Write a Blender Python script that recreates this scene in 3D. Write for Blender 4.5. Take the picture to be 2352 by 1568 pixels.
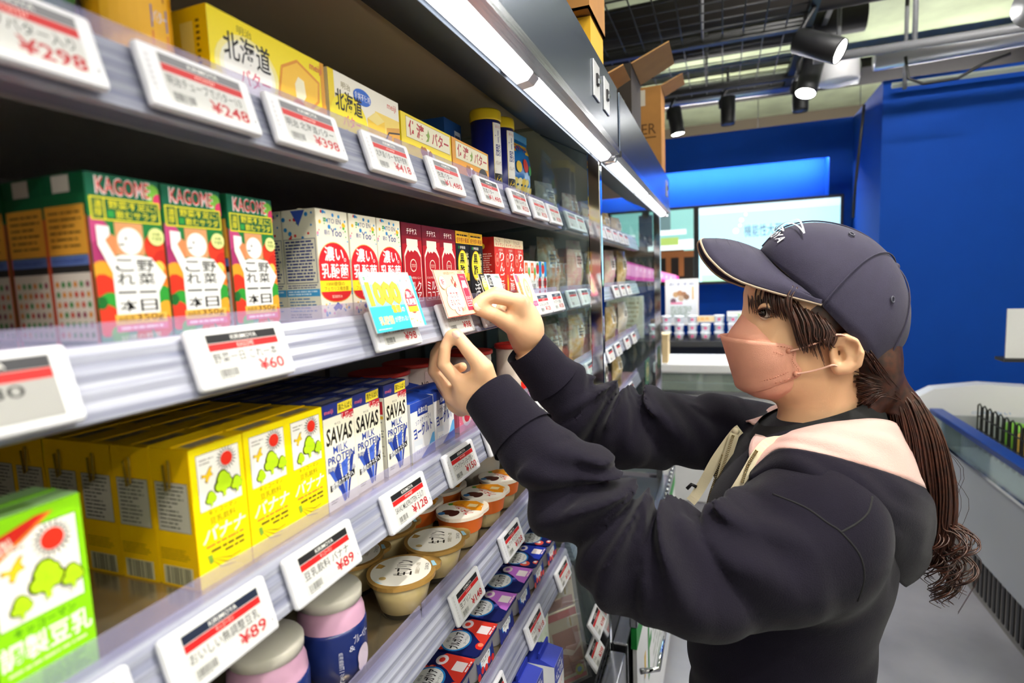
import bpy, bmesh, math, random
import numpy as np
from mathutils import Vector, Matrix
random.seed(7); np.random.seed(7)
for _o in list(bpy.data.objects): bpy.data.objects.remove(_o)
SC = bpy.context.scene; COL = SC.collection
R2 = math.radians

# ------------------------------------------------------------------ camera
# world: X runs along the shelves away from the camera, Y into the shelves, Z up; camera stands at X=Y=0
FPX, CX, CY, ZC = 1300., 1176., 784., 1.52
_a, _b, _m = 1660. - CX, 628. - CY, -.04
_dy = -FPX * FPX / (_b - _m * _a)
_n1 = np.array([_a, _b, FPX]); _n1 /= np.linalg.norm(_n1)
_up = -np.array([-_m * _dy, _dy, FPX]); _up /= np.linalg.norm(_up)
RW = np.stack([_n1, np.cross(_up, _n1), _up])          # camera axes (right, down, forward) -> world
def at(px, py, X=None, Y=None, Z=None):
    """the point of the place seen at photo pixel (px, py) on the plane X=, Y= or Z="""
    r = RW @ np.array([(px - CX) / FPX, (py - CY) / FPX, 1.])
    t = X / r[0] if X is not None else Y / r[1] if Y is not None else (Z - ZC) / r[2]
    return Vector((r[0] * t, r[1] * t, r[2] * t + ZC))
cam_d = bpy.data.cameras.new('camera'); cam = bpy.data.objects.new('camera', cam_d); COL.objects.link(cam)
cam_d.sensor_width = 36; cam_d.lens = FPX / 2352 * 36; cam_d.clip_start = .02; cam_d.clip_end = 60
_rt, _dn, _fw = RW[:, 0], RW[:, 1], RW[:, 2]
cam.matrix_world = Matrix(((_rt[0], -_dn[0], -_fw[0], 0), (_rt[1], -_dn[1], -_fw[1], 0), (_rt[2], -_dn[2], -_fw[2], ZC), (0, 0, 0, 1)))
cam_d.dof.use_dof = True; cam_d.dof.focus_distance = .86; cam_d.dof.aperture_fstop = 4.0
SC.camera = cam

# ------------------------------------------------------------------ world, lights, exposure
W = bpy.data.worlds.new('world'); SC.world = W; W.use_nodes = True
W.node_tree.nodes['Background'].inputs[0].default_value = (.8, .88, 1, 1)
W.node_tree.nodes['Background'].inputs[1].default_value = .05
SC.view_settings.view_transform = 'Standard'; SC.view_settings.look = 'None'
SC.view_settings.exposure = .28; SC.view_settings.gamma = 1; SC.view_settings.use_curve_mapping = False
LAMP_CANOPY = 5.2          # emission of the canopy tubes
CEILING_SPOT = 22.0        # watts of one ceiling spot

SC.cycles.light_sampling_threshold = .03; SC.cycles.max_bounces = 5; SC.cycles.diffuse_bounces = 3; SC.cycles.glossy_bounces = 2; SC.cycles.transmission_bounces = 4; SC.cycles.transparent_max_bounces = 10
SC.cycles.caustics_reflective = False; SC.cycles.caustics_refractive = False; SC.cycles.use_adaptive_sampling = True; SC.cycles.adaptive_threshold = .1

# ------------------------------------------------------------------ materials
def lin(h):
    if isinstance(h, str):
        h = h.lstrip('#'); h = [int(h[i:i + 2], 16) / 255 for i in (0, 2, 4)]
        return tuple((c / 12.92 if c <= .04045 else ((c + .055) / 1.055) ** 2.4) for c in h)
    return tuple(h)
MATS = {}
def mat(name, col, rough=.5, metal=0., emit=0., spec=.5, noise=0., nscale=40., bump=0., bscale=200., stretch=(1, 1, 1), coat=0., sss=0., sheen=0., aniso=0., col2=None):
    if name in MATS: return MATS[name]
    m = bpy.data.materials.new(name); m.use_nodes = True; MATS[name] = m
    nt = m.node_tree; b = nt.nodes['Principled BSDF']; c = lin(col)
    b.inputs['Base Color'].default_value = (*c, 1); b.inputs['Roughness'].default_value = rough
    b.inputs['Metallic'].default_value = metal; b.inputs['Specular IOR Level'].default_value = spec
    b.inputs['Coat Weight'].default_value = coat; b.inputs['Coat Roughness'].default_value = .1
    if aniso: b.inputs['Anisotropic'].default_value = aniso
    if sss:
        b.inputs['Subsurface Weight'].default_value = sss; b.inputs['Subsurface Radius'].default_value = (1, .35, .2); b.inputs['Subsurface Scale'].default_value = .006
    if sheen: b.inputs['Sheen Weight'].default_value = sheen; b.inputs['Sheen Roughness'].default_value = .4
    if emit:
        b.inputs['Emission Color'].default_value = (*c, 1); b.inputs['Emission Strength'].default_value = emit
    if noise or bump:
        tc = nt.nodes.new('ShaderNodeTexCoord'); mp = nt.nodes.new('ShaderNodeMapping')
        nt.links.new(tc.outputs['Object'], mp.inputs[0]); mp.inputs['Scale'].default_value = stretch
    if noise:
        n = nt.nodes.new('ShaderNodeTexNoise'); n.inputs['Scale'].default_value = nscale; n.inputs['Detail'].default_value = 5
        nt.links.new(mp.outputs[0], n.inputs['Vector'])
        mx = nt.nodes.new('ShaderNodeMix'); mx.data_type = 'RGBA'
        c2 = lin(col2) if col2 else tuple(x * (1 - noise) for x in c)
        mx.inputs[6].default_value = (*c, 1); mx.inputs[7].default_value = (*c2, 1)
        rp = nt.nodes.new('ShaderNodeValToRGB'); rp.color_ramp.elements[0].position = .35; rp.color_ramp.elements[1].position = .65
        nt.links.new(n.outputs[0], rp.inputs[0]); nt.links.new(rp.outputs[0], mx.inputs[0]); nt.links.new(mx.outputs[2], b.inputs['Base Color'])
        if emit: nt.links.new(mx.outputs[2], b.inputs['Emission Color'])
    if bump:
        n = nt.nodes.new('ShaderNodeTexNoise'); n.inputs['Scale'].default_value = bscale; n.inputs['Detail'].default_value = 3
        nt.links.new(mp.outputs[0], n.inputs['Vector'])
        bp = nt.nodes.new('ShaderNodeBump'); bp.inputs['Strength'].default_value = bump; bp.inputs['Distance'].default_value = .001
        nt.links.new(n.outputs[0], bp.inputs['Height']); nt.links.new(bp.outputs[0], b.inputs['Normal'])
    return m
def clear(name, tint, haze=.0, gloss=.12, hazecol=(.8, .8, .9), rough=.02, fres=.5):
    """thin clear sheet: tinted see-through, some haze, a reflection that grows at grazing angles"""
    if name in MATS: return MATS[name]
    m = bpy.data.materials.new(name); m.use_nodes = True; MATS[name] = m; nt = m.node_tree; nt.nodes.clear()
    o = nt.nodes.new('ShaderNodeOutputMaterial'); t = nt.nodes.new('ShaderNodeBsdfTransparent'); t.inputs[0].default_value = (*tint, 1)
    d = nt.nodes.new('ShaderNodeBsdfDiffuse'); d.inputs[0].default_value = (*hazecol, 1)
    g = nt.nodes.new('ShaderNodeBsdfGlossy'); g.inputs['Roughness'].default_value = rough; g.inputs[0].default_value = (.95, .95, 1, 1)
    m1 = nt.nodes.new('ShaderNodeMixShader'); m1.inputs[0].default_value = haze
    nt.links.new(t.outputs[0], m1.inputs[1]); nt.links.new(d.outputs[0], m1.inputs[2])
    f = nt.nodes.new('ShaderNodeLayerWeight'); f.inputs[0].default_value = .25
    mu = nt.nodes.new('ShaderNodeMath'); mu.operation = 'MULTIPLY_ADD'; mu.inputs[1].default_value = fres; mu.inputs[2].default_value = gloss
    nt.links.new(f.outputs['Fresnel'], mu.inputs[0])
    m2 = nt.nodes.new('ShaderNodeMixShader'); nt.links.new(mu.outputs[0], m2.inputs[0])
    nt.links.new(m1.outputs[0], m2.inputs[1]); nt.links.new(g.outputs[0], m2.inputs[2]); nt.links.new(m2.outputs[0], o.inputs[0])
    return m
def ink(h, rough=.45):
    """printing ink or coloured card of that sRGB colour"""
    return mat('ink_' + h.lstrip('#') + ('' if rough == .45 else '_%d' % (rough * 100)), h, rough, spec=.35)

# ------------------------------------------------------------------ mesh building
class MB:
    def __init__(s): s.v = []; s.f = []; s.mi = []; s.sm = []; s.mats = []
    def m(s, mt):
        if mt not in s.mats: s.mats.append(mt)
        return s.mats.index(mt)
    def add(s, vs, fs, mt, smooth=False):
        o = len(s.v); k = s.m(mt); s.v.extend([tuple(v) for v in vs])
        for f in fs: s.f.append(tuple(i + o for i in f)); s.mi.append(k); s.sm.append(smooth)
        return s
    def box(s, x0, x1, y0, y1, z0, z1, mt, bev=0.):
        if bev:
            b = bmesh.new(); bmesh.ops.create_cube(b, size=1)
            for v in b.verts: v.co = ((x0 + x1) / 2 + v.co.x * (x1 - x0), (y0 + y1) / 2 + v.co.y * (y1 - y0), (z0 + z1) / 2 + v.co.z * (z1 - z0))
            bmesh.ops.bevel(b, geom=list(b.edges), offset=bev, segments=2, affect='EDGES', profile=.5)
            return s.bm(b, mt)
        vs = [(x, y, z) for x in (x0, x1) for y in (y0, y1) for z in (z0, z1)]
        return s.add(vs, [(0, 1, 3, 2), (4, 6, 7, 5), (0, 4, 5, 1), (2, 3, 7, 6), (0, 2, 6, 4), (1, 5, 7, 3)], mt)
    def bm(s, b, mt, smooth=False):
        b.verts.ensure_lookup_table(); b.verts.index_update()
        s.add([v.co.copy() for v in b.verts], [[v.index for v in f.verts] for f in b.faces], mt, smooth); b.free(); return s
    def lathe(s, prof, mt, n=32, c=(0, 0, 0), sx=1., sy=1., smooth=True, cap0=True, cap1=True):
        """profile of (radius, z) turned about the vertical through c"""
        vs = []
        for r, z in prof:
            for i in range(n):
                a = 2 * math.pi * i / n; vs.append((c[0] + r * sx * math.cos(a), c[1] + r * sy * math.sin(a), c[2] + z))
        fs = [(k * n + i, k * n + (i + 1) % n, (k + 1) * n + (i + 1) % n, (k + 1) * n + i) for k in range(len(prof) - 1) for i in range(n)]
        s.add(vs, fs, mt, smooth)
        o = len(s.v) - len(vs)
        for on, k, rev in ((cap0, 0, True), (cap1, len(prof) - 1, False)):
            if on and prof[k][0] > 1e-6:
                r = [o + k * n + i for i in range(n)]; s.f.append(tuple(r[::-1] if rev else r)); s.mi.append(s.m(mt)); s.sm.append(False)
        return s
    def tube(s, pts, rad, mt, n=8, smooth=True, flat=1., cap=True, upv=None):
        """round (or flattened) tube through pts; rad is a number or a list"""
        P = [Vector(p) for p in pts]; N = len(P); rad = rad if hasattr(rad, '__len__') else [rad] * N
        up = Vector(upv) if upv else None; vs = []
        for i in range(N):
            t = (P[min(i + 1, N - 1)] - P[max(i - 1, 0)]).normalized()
            if up is None: up = Vector((0, 0, 1)) if abs(t.z) < .9 else Vector((1, 0, 0))
            a = t.cross(up); a = a.normalized() if a.length > 1e-6 else t.orthogonal().normalized(); b = a.cross(t).normalized(); up = b
            for k in range(n):
                th = 2 * math.pi * k / n; vs.append(P[i] + a * (math.cos(th) * rad[i]) + b * (math.sin(th) * rad[i] * flat))
        fs = [(i * n + k, i * n + (k + 1) % n, (i + 1) * n + (k + 1) % n, (i + 1) * n + k) for i in range(N - 1) for k in range(n)]
        if cap: fs += [tuple(range(n))[::-1], tuple((N - 1) * n + k for k in range(n))]
        return s.add(vs, fs, mt, smooth)
    def extrude(s, prof, x0, x1, mt, smooth=False):
        """closed (y, z) profile swept along X"""
        n = len(prof); vs = [(x0, y, z) for y, z in prof] + [(x1, y, z) for y, z in prof]
        return s.add(vs, [(i, (i + 1) % n, n + (i + 1) % n, n + i) for i in range(n)] + [tuple(range(n))[::-1], tuple(range(n, 2 * n))], mt, smooth)
    def grid(s, rows, mt, smooth=True, closed=False):
        """surface through rows of points (all rows alike)"""
        n = len(rows[0]); vs = [p for r in rows for p in r]
        fs = [(i * n + j, i * n + (j + 1) % n, (i + 1) * n + (j + 1) % n, (i + 1) * n + j) for i in range(len(rows) - 1) for j in range(n if closed else n - 1)]
        return s.add(vs, fs, mt, smooth)
    def mesh(s, name):
        me = bpy.data.meshes.new(name); me.from_pydata(s.v, [], s.f)
        for mt in s.mats: me.materials.append(mt)
        me.polygons.foreach_set('material_index', s.mi); me.polygons.foreach_set('use_smooth', s.sm); me.update(); return me
    def build(s, name, parent=None, loc=None, kind=None):
        return ob(name, s.mesh(name), parent, loc, kind)
def ob(name, me, parent=None, loc=None, kind=None):
    o = bpy.data.objects.new(name, me); COL.objects.link(o); o.parent = parent
    if loc is not None: o.location = loc
    if kind: o['kind'] = kind
    return o
def tagp(o, label, cat, group=None):
    o['label'] = label; o['category'] = cat
    if group: o['group'] = group
    return o
def thing(name, label, cat, loc=(0, 0, 0), rz=0., group=None, rot=None):
    o = bpy.data.objects.new(name, None); o.empty_display_size = .05; COL.objects.link(o); o.location = loc
    o.rotation_euler = rot if rot else (0, 0, rz)
    return tagp(o, label, cat, group)
def place(proto, name, label, cat, loc, rz=0., group=None, rot=None, scale=None):
    """a thing made of shared part meshes: proto = [(part, mesh, [(sub-part, mesh), ...]), ...]"""
    t = thing(name, label, cat, loc, rz, group, rot)
    if scale: t.scale = scale
    for p in proto:
        o = ob(p[0], p[1], t)
        for q in (p[2] if len(p) > 2 else ()): ob(q[0], q[1], o)
    return t
def structure(o): o['kind'] = 'structure'; return o

# ------------------------------------------------------------------ lettering and flat print
_TX = {}
def glyphs(s, bold=0.):
    k = (s, bold)
    if k in _TX: return _TX[k]
    c = bpy.data.curves.new('lettering', 'FONT'); c.body = s; c.resolution_u = 2; c.fill_mode = 'FRONT'; c.offset = bold * .4
    o = bpy.data.objects.new('lettering', c)
    me = o.to_mesh()
    v = np.array([(p.co.x, p.co.y) for p in me.vertices]) if len(me.vertices) else np.zeros((0, 2)); f = [tuple(p.vertices) for p in me.polygons]
    f = [t for t in f]
    # make every face look along +z
    g = []
    for t in f:
        p = v[list(t)]; a = sum(p[i][0] * p[(i + 1) % len(t)][1] - p[(i + 1) % len(t)][0] * p[i][1] for i in range(len(t)))
        g.append(t if a >= 0 else t[::-1])
    bpy.data.objects.remove(o); bpy.data.curves.remove(c); _TX[k] = (v, g); return _TX[k]
class Art:
    """flat print: shapes in metres on a face, later ones lie a hair above earlier ones"""
    def __init__(s): s.it = []
    def poly(s, pts, col, faces=None): s.it.append((np.array(pts, float), faces or [tuple(range(len(pts)))], ink(col) if isinstance(col, str) else col)); return s
    def rect(s, x0, y0, x1, y1, col): return s.poly([(x0, y0), (x1, y0), (x1, y1), (x0, y1)], col)
    def ell(s, cx, cy, rx, ry, col, n=22, a0=0, a1=360):
        return s.poly([(cx + rx * math.cos(R2(a0 + (a1 - a0) * i / n)), cy + ry * math.sin(R2(a0 + (a1 - a0) * i / n))) for i in range(n if a1 - a0 == 360 else n + 1)], col)
    def text(s, t, x0, y0, x1, y1, col, bold=0., vert=False, keep=False, skew=0., rot=0.):
        """lettering fitted into the box (keep: no stretching); vert: one sign below the other"""
        if vert:
            n = len(t); h = (y1 - y0) / n
            for i, ch in enumerate(t): s.text(ch, x0, y1 - (i + 1) * h + h * .05, x1, y1 - i * h - h * .05, col, bold, keep=ch in 'ー一')
            return s
        v, f = glyphs(t, bold)
        if not len(v): return s
        lo, hi = v.min(0), v.max(0); e = np.maximum(hi - lo, 1e-4); sc = np.array([(x1 - x0), (y1 - y0)]) / e
        if keep: sc[:] = min(sc)
        p = (v - (lo + hi) / 2) * sc
        if skew: p[:, 0] += p[:, 1] * skew
        if rot:
            c, q = math.cos(R2(rot)), math.sin(R2(rot)); p = p @ np.array([[c, q], [-q, c]])
        return s.poly(p + [(x0 + x1) / 2, (y0 + y1) / 2], col, f)
    def lines(s, x0, y0, x1, y1, n, col, fill=.55, rag=.25, seed=1):
        """rows of small print too fine to read: broken dark bars"""
        r = random.Random(seed); h = (y1 - y0) / n
        for i in range(n):
            x = x0; ye = x1 - r.random() * rag * (x1 - x0); b = y1 - (i + 1) * h + h * (1 - fill) / 2
            while x < ye - h * .3:
                w = min(h * (.5 + r.random() * 2.2), ye - x); s.rect(x, b, x + w, b + h * fill, col); x += w + h * (.15 + .3 * r.random())
        return s
    def bars(s, x0, y0, x1, y1, col='#222222', seed=3):
        r = random.Random(seed); x = x0; u = (x1 - x0) / 60
        while x < x1: w = u * r.choice((1, 1, 2, 3)); s.rect(x, y0, min(x + w, x1), y1, col); x += w + u * r.choice((1, 1, 2))
        return s
    def mesh(s, name, o, u, v, off=.00010, first=.00025, mapf=None, clip=None):
        b = MB(); o, u, v = Vector(o), Vector(u).normalized(), Vector(v).normalized(); n = u.cross(v)
        done = []                                  # (box, height) of what lies below
        for p, f, mt in s.it:
            if clip: p = np.clip(p, (clip[0], clip[1]), (clip[2], clip[3]))
            lo, hi = p.min(0), p.max(0); z = first
            for l2, h2, z2 in done:
                if z2 >= z and l2[0] < hi[0] and h2[0] > lo[0] and l2[1] < hi[1] and h2[1] > lo[1]: z = z2 + off
            done.append((lo, hi, z))
            b.add([mapf(q[0], q[1], z) if mapf else o + u * q[0] + v * q[1] + n * z for q in p], f, mt)
        return b.mesh(name)

# ================================================================== the room
M_floor = mat('polished concrete', '#8e8c92', .32, noise=.35, nscale=2.2, bump=.15, bscale=30, col2='#737178')
M_blue = mat('blue wall paint', '#0042a4', .7, spec=.2, noise=.05, nscale=6, bump=.08, bscale=120)
M_bluedark = mat('navy paint', '#0a2a6c', .6)
M_ceil = mat('ceiling slab', '#d3dfb4', .8, noise=.25, nscale=3)
M_black = mat('black steel', '#111113', .45)
M_dark = mat('dark plastic', '#1b1b1f', .5)
M_steel = mat('brushed steel', '#a8aab0', .25, metal=1., bump=.25, bscale=260, stretch=(.03, 1, 1))
M_darksteel = mat('dark brushed steel header', '#566070', .26, metal=.75, bump=.12, bscale=220, stretch=(1, 1, .03))
M_chrome = mat('chrome', '#d8dade', .07, metal=1.)
M_grey = mat('grey painted metal', '#77787c', .4)
M_dgrey = mat('dark grey panel', '#807c78', .5)
M_under = mat('shelf underside paint', '#b4b1ac', .45)
M_white = mat('white enamel', '#ececef', .35)
M_silver = mat('duct foil', '#b9bcc0', .3, metal=.9, bump=.8, bscale=60)
M_beige = mat('cream inner ceiling', '#dcc79c', .4, spec=.5)
M_deck = mat('shelf deck steel', '#b8a888', .2, metal=.85, bump=.1, bscale=200, stretch=(.05, 1, 1))
M_rail = mat('price rail plastic', '#a8aab8', .28, noise=.3, nscale=60, stretch=(.04, .3, 4), col2='#797c92', coat=.3)
M_guard = clear('clear guard strip', (.93, .92, .98), haze=.2, gloss=.03, hazecol=(.55, .52, .78), fres=.15)
M_glass = clear('end glass', (.84, .93, .92), haze=.06, gloss=.10, hazecol=(.5, .6, .6))
M_lamp = mat('lit tube cover', (1, .98, .96), .4, emit=LAMP_CANOPY)
M_lens = mat('lamp tray white', '#e9e9f2', .3)
M_honey = mat('air outlet honeycomb', '#55606e', .35, metal=.6, bump=1., bscale=900)

structure(MB().box(-2.6, 7.6, -4.2, 1.2, -.1, 0, M_floor).build('floor'))
structure(MB().box(-2.6, 7.6, -4.2, 1.2, 3.35, 3.45, M_ceil).build('ceiling'))
structure(MB().box(-2.6, 7.6, 1.0, 1.2, 0, 3.35, M_dgrey).build('wall_left'))
structure(MB().box(7.6, 7.7, -4.2, 1.2, 0, 3.35, mat('brown back wall', '#6e6250', .8)).build('wall_back'))
structure(MB().box(-2.7, -2.6, -4.1, 1.2, 0, 3.35, mat('pale wall', '#d8d4cc', .7)).build('wall_near'))
structure(MB().box(-2.6, 7.6, -4.3, -4.2, 0, 3.35, mat('pale wall', '#d8d4cc', .7)).build('wall_side'))
b = MB()                                                   # far wall with a lit recess behind the screens
b.box(4.8, 5.2, -.88, -.73, 0, 2.60, M_blue); b.box(4.8, 5.2, -.73, 1.0, 2.37, 2.60, M_blue); b.box(4.98, 5.2, -.73, 1.0, 0, 2.37, M_blue)
b.box(4.8, 4.815, -.73, 1.0, 2.335, 2.37, M_blue)
structure(b.build('wall_far'))
structure(MB().box(4.0, 5.2, -4.2, -.88, 0, 2.60, M_blue).build('wall_right'))
b = MB(); b.box(4.835, 4.855, -.72, .99, 2.352, 2.37, mat('cove strip glow', (.72, .95, 1.), .4, emit=100.))
tagp(b.build('cove_light'), 'bluish white light strip glowing at the top of the wall recess', 'light strip')

# ---------------------------------------------------------------- chilled cases
DECK = [1.679, 1.489, 1.288, 1.09, .862]                   # tops of the five shelves
CASE_Y0, BACK_Y = .215, .80
RAIL_TOP, RAIL_BOT = (.3615, .0025), (.348, -.0415)        # (Y, height above the deck) of the slanted rail face
def rail_profile(dz):
    p = [(.374, dz + .0025)]; n = 9
    for i in range(n):
        t = i / (n - 1); y = RAIL_TOP[0] + (RAIL_BOT[0] - RAIL_TOP[0]) * t; z = dz + RAIL_TOP[1] + (RAIL_BOT[1] - RAIL_TOP[1]) * t
        p.append((y - (.0012 if i % 2 else 0), z))
    return p + [(.352, dz - .0435), (.374, dz - .0435)]
def make_case(name, label, x0, x1, gaps, plates):
    t = thing(name, label, 'display case', (x0, .3, 0)); org = Vector((-x0, -.3, 0))
    def bd(b, nm, par=t): return ob(nm, b.mesh(nm), par, org if par is t else None)
    b = MB(); b.box(x0, x1, BACK_Y, BACK_Y + .03, .3, 1.9, M_dgrey)
    for x in np.arange(x0 + .1, x1, .45): b.box(x - .015, x + .015, BACK_Y - .012, BACK_Y, .62, 1.86, M_grey)
    bd(b, 'back_panel')
    bd(MB().box(x0, x1, .40, BACK_Y, 1.872, 1.885, M_beige), 'inner_ceiling')
    b = MB().box(x0, x1, CASE_Y0, CASE_Y0 + .015, 1.80, 1.93, M_darksteel, .002)
    h = bd(b, 'header_panel')
    bd(MB().box(x0, x1, CASE_Y0 + .015, BACK_Y + .03, 1.915, 1.928, M_steel), 'roof_panel')
    bd(MB().extrude([(CASE_Y0 - .003, 1.803), (CASE_Y0 - .003, 1.789), (.2275, 1.787), (.2275, 1.8)], x0, x1, M_steel), 'front_flange')
    b = MB(); n = max(1, round((x1 - x0) / .6)); w = (x1 - x0) / n
    for i in range(n): b.extrude([(.229, 1.798), (.231, 1.787), (.2365, 1.779), (.251, 1.7765), (.2715, 1.797)], x0 + i * w + .012, x0 + (i + 1) * w - .012, M_lamp)
    bd(b, 'lamp_cover')
    for i in range(n + 1): bd(MB().extrude([(.2285, 1.80), (.2285, 1.786), (.236, 1.778), (.2515, 1.7755), (.2722, 1.7965), (.2722, 1.80)], x0 + max(i * w - .012, 0), x0 + min(i * w + .012, x1 - x0), M_lens), 'lamp_bracket')
    bd(MB().extrude([(.2735, 1.792), (.402, 1.859), (.402, 1.872), (.2735, 1.81)], x0, x1, M_honey), 'air_outlet')
    bd(MB().extrude([(CASE_Y0 + .016, 1.80), (.2735, 1.80), (.402, 1.88), (.402, 1.914), (CASE_Y0 + .016, 1.914)], x1 - .012, x1 - .004, M_steel), 'lamp_end_plate')
    for px in plates:
        b = MB().box(px, px + .052, CASE_Y0 - .003, CASE_Y0, 1.842, 1.905, mat('switch plate', '#c4c5c8', .35, metal=.4), .001)
        b.box(px + .018, px + .034, CASE_Y0 - .006, CASE_Y0 - .003, 1.866, 1.885, M_dark); b.box(px + .021, px + .031, CASE_Y0 - .009, CASE_Y0 - .006, 1.868, 1.876, M_chrome)
        ob('switch_plate', b.mesh('switch_plate'), h)
    bd(MB().box(x0, x1, .26, BACK_Y + .03, 0, .55, M_dgrey), 'base_cabinet')
    bd(MB().box(x0, x1, .22, .26, .06, .62, M_steel, .004), 'base_front')
    bd(MB().box(x0, x1, .26, BACK_Y, .585, .60, mat('black deck', '#232327', .4)), 'bottom_deck')
    for k, dz in enumerate(DECK):
        s = bd(MB().box(x0, x1, .374, BACK_Y - .012, dz - .012, dz, M_deck), 'shelf')
        ob('underside', MB().box(x0, x1, .395, BACK_Y - .013, dz - .0145, dz - .0125, M_under).mesh('underside'), s)
        b = MB().box(x0, x1, .376, .394, dz - .040, dz - .012, M_under)
        for x in (x0 + .02, x1 - .03): b.add([(x, .394, dz - .012), (x, BACK_Y - .012, dz - .012), (x, BACK_Y - .012, dz - .06), (x, .394, dz - .03), (x + .004, .394, dz - .012), (x + .004, BACK_Y - .012, dz - .012), (x + .004, BACK_Y - .012, dz - .06), (x + .004, .394, dz - .03)], [(0, 1, 2, 3), (7, 6, 5, 4), (3, 2, 6, 7), (0, 3, 7, 4)], M_grey)
        ob('shelf_bracket', b.mesh('shelf_bracket'), s)
        ob('price_rail', MB().extrude(rail_profile(dz), x0, x1, M_rail).mesh('price_rail'), s)
        xs = [x0] + gaps + [x1]
        for i in range(len(xs) - 1):
            ob('clear_guard', MB().box(xs[i] + .003, xs[i + 1] - .003, .3635, .3657, dz + .002, dz + (.0160 if k < 2 else .0225), M_guard).mesh('clear_guard'), s)
    g = bd(MB().box(x1 + .002, x1 + .008, .284, BACK_Y, .62, 1.872, M_glass), 'end_glass')
    ob('front_post', MB().box(x1 - .007, x1 + .016, .256, .284, .60, 1.80, M_chrome, .002).mesh('front_post'), g)
    ob('latch', MB().box(x1 + .012, x1 + .026, .222, .25, 1.776, 1.787, M_chrome, .002).mesh('latch'), g)
    return t
make_case('refrigerated_case', 'steel open chilled display case nearest the camera, filled with drinks and butter', -.9, 1.285, [.05, .6, 1.25], [1.03, 1.125])
make_case('refrigerated_case', 'steel open chilled display case farther down the aisle, end glass by the screens', 1.315, 2.58, [1.9], [2.42])

# ---------------------------------------------------------------- things on top of the cases
M_card = mat('brown cardboard', '#b07a3c', .75, noise=.12, nscale=18); M_card2 = mat('pale cardboard', '#c99a62', .75, noise=.1, nscale=20)
def carton_box(label, x, y, w, d, h, m1, flap=0., prints=None, rz=0., z=1.928):
    t = thing('cardboard_box', label, 'box', (x, y, z), rz, 'cardboard boxes on the case roofs'); th = .004
    b = MB(); b.box(0, w, 0, th, 0, h, m1); b.box(0, w, d - th, d, 0, h, m1); b.box(0, th, th, d - th, 0, h, m1); b.box(w - th, w, th, d - th, 0, h, m1); b.box(0, w, 0, d, 0, th, m1)
    ob('carton', b.mesh('carton'), t)
    if flap:
        for q, (o, u, v) in enumerate((((0, 0, h), (w, 0, 0), (0, -flap * .8, flap * .35)), ((w, 0, h), (0, d, 0), (flap * .7, 0, flap * .5)), ((0, d, h), (w, 0, 0), (0, flap * .3, flap * .8)))):
            o, u, v = Vector(o), Vector(u), Vector(v); n = u.cross(v).normalized() * .0035
            ob('flap', MB().add([o, o + u, o + u * .95 + v, o + u * .05 + v, o + n, o + u + n, o + u * .95 + v + n, o + u * .05 + v + n], [(0, 3, 2, 1), (4, 5, 6, 7), (0, 1, 5, 4), (2, 3, 7, 6), (1, 2, 6, 5), (3, 0, 4, 7)], M_card2).mesh('flap'), t)
    else:
        ob('lid', MB().box(0, w, 0, d, h, h + .004, m1).mesh('lid'), t)
    if prints:
        ob('print', prints.mesh('print', (0, d, 0), (0, -1, 0), (0, 0, 1)), t)
    return t
M_cardy = mat('yellow card', '#d9a514', .6)
carton_box('yellow cardboard box at the near end of the case roof', 1.19, .25, .13, .35, .115, M_cardy)
carton_box('brown box with a printed mark lying on the yellow box', 1.16, .245, .16, .30, .13, M_card, prints=Art().rect(.20, .03, .26, .10, '#3a2a14').rect(.208, .038, .252, .092, '#b07a3c').text('ハ', .212, .045, .248, .085, '#3a2a14'), z=2.05)
carton_box('small brown carton between the yellow box and the black box', 1.40, .26, .12, .3, .075, M_card, flap=.05)
carton_box('black printed box with raised tan flaps on the case roof', 1.71, .245, .20, .34, .20, mat('black card', '#2a211c', .6), flap=.13, prints=Art().rect(.03, .13, .30, .18, '#6a5f58').rect(.03, .05, .32, .10, '#8a8078').text('BREAD', .10, .14, .26, .17, '#221a15').rect(.14, .01, .3, .03, '#6a5f58'))
carton_box('tall brown box with loose flaps at the roof end near the blue wall', 2.36, .225, .15, .28, .33, M_card, flap=.1, prints=Art().text('MENZER', .06, .15, .26, .19, '#5a3a12', .01).rect(.06, .135, .26, .14, '#5a3a12').rect(.15, .26, .22, .32, '#c9c2b8'))

# ================================================================== ceiling services and ceiling lamps
M_bulb = mat('lit spot lens', (1, .97, .92), .3, emit=60.)
def spot_lamp(label, p, d, watts, lit=True, size=1., drop=.25, cone=75):
    """black cylinder spot: p = lens centre, d = where it points"""
    p, d = Vector(p), Vector(d).normalized()
    t = thing('track_spotlight', label, 'spotlight', p, group='ceiling track spotlights'); L, r = .16 * size, .042 * size
    q = d.to_track_quat('-Z', 'Y')
    o = ob('lamp_body', MB().lathe([(r * .6, L), (r, L * .97), (r, .012), (r * .93, -.004), (r * .88, .004)], M_dark, 28).mesh('lamp_body'), t); o.rotation_mode = 'QUATERNION'; o.rotation_quaternion = q
    ob('lens', MB().lathe([(r * .87, .003), (r * .5, -.001), (0.0001, -.003)], M_bulb if lit else M_dark, 28, cap0=False).mesh('lens'), o)
    k = -d * (L * .6)
    ob('yoke', MB().tube([k + Vector((0, r * 1.1, 0)), k + Vector((0, r * 1.1, r)), k + Vector((0, 0, L * .75)), k + Vector((0, 0, drop))], .008 * size, M_dark).mesh('yoke'), t)
    if watts:
        l = bpy.data.lights.new('spot_beam', 'SPOT'); l.energy = watts; l.spot_size = R2(cone); l.spot_blend = .5; l.shadow_soft_size = .03; l.color = (1, .95, .88)
        lo = bpy.data.objects.new('spot_beam', l); COL.objects.link(lo); lo.parent = t; lo.location = d * .01; lo.rotation_mode = 'QUATERNION'; lo.rotation_quaternion = q
    return t
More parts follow.
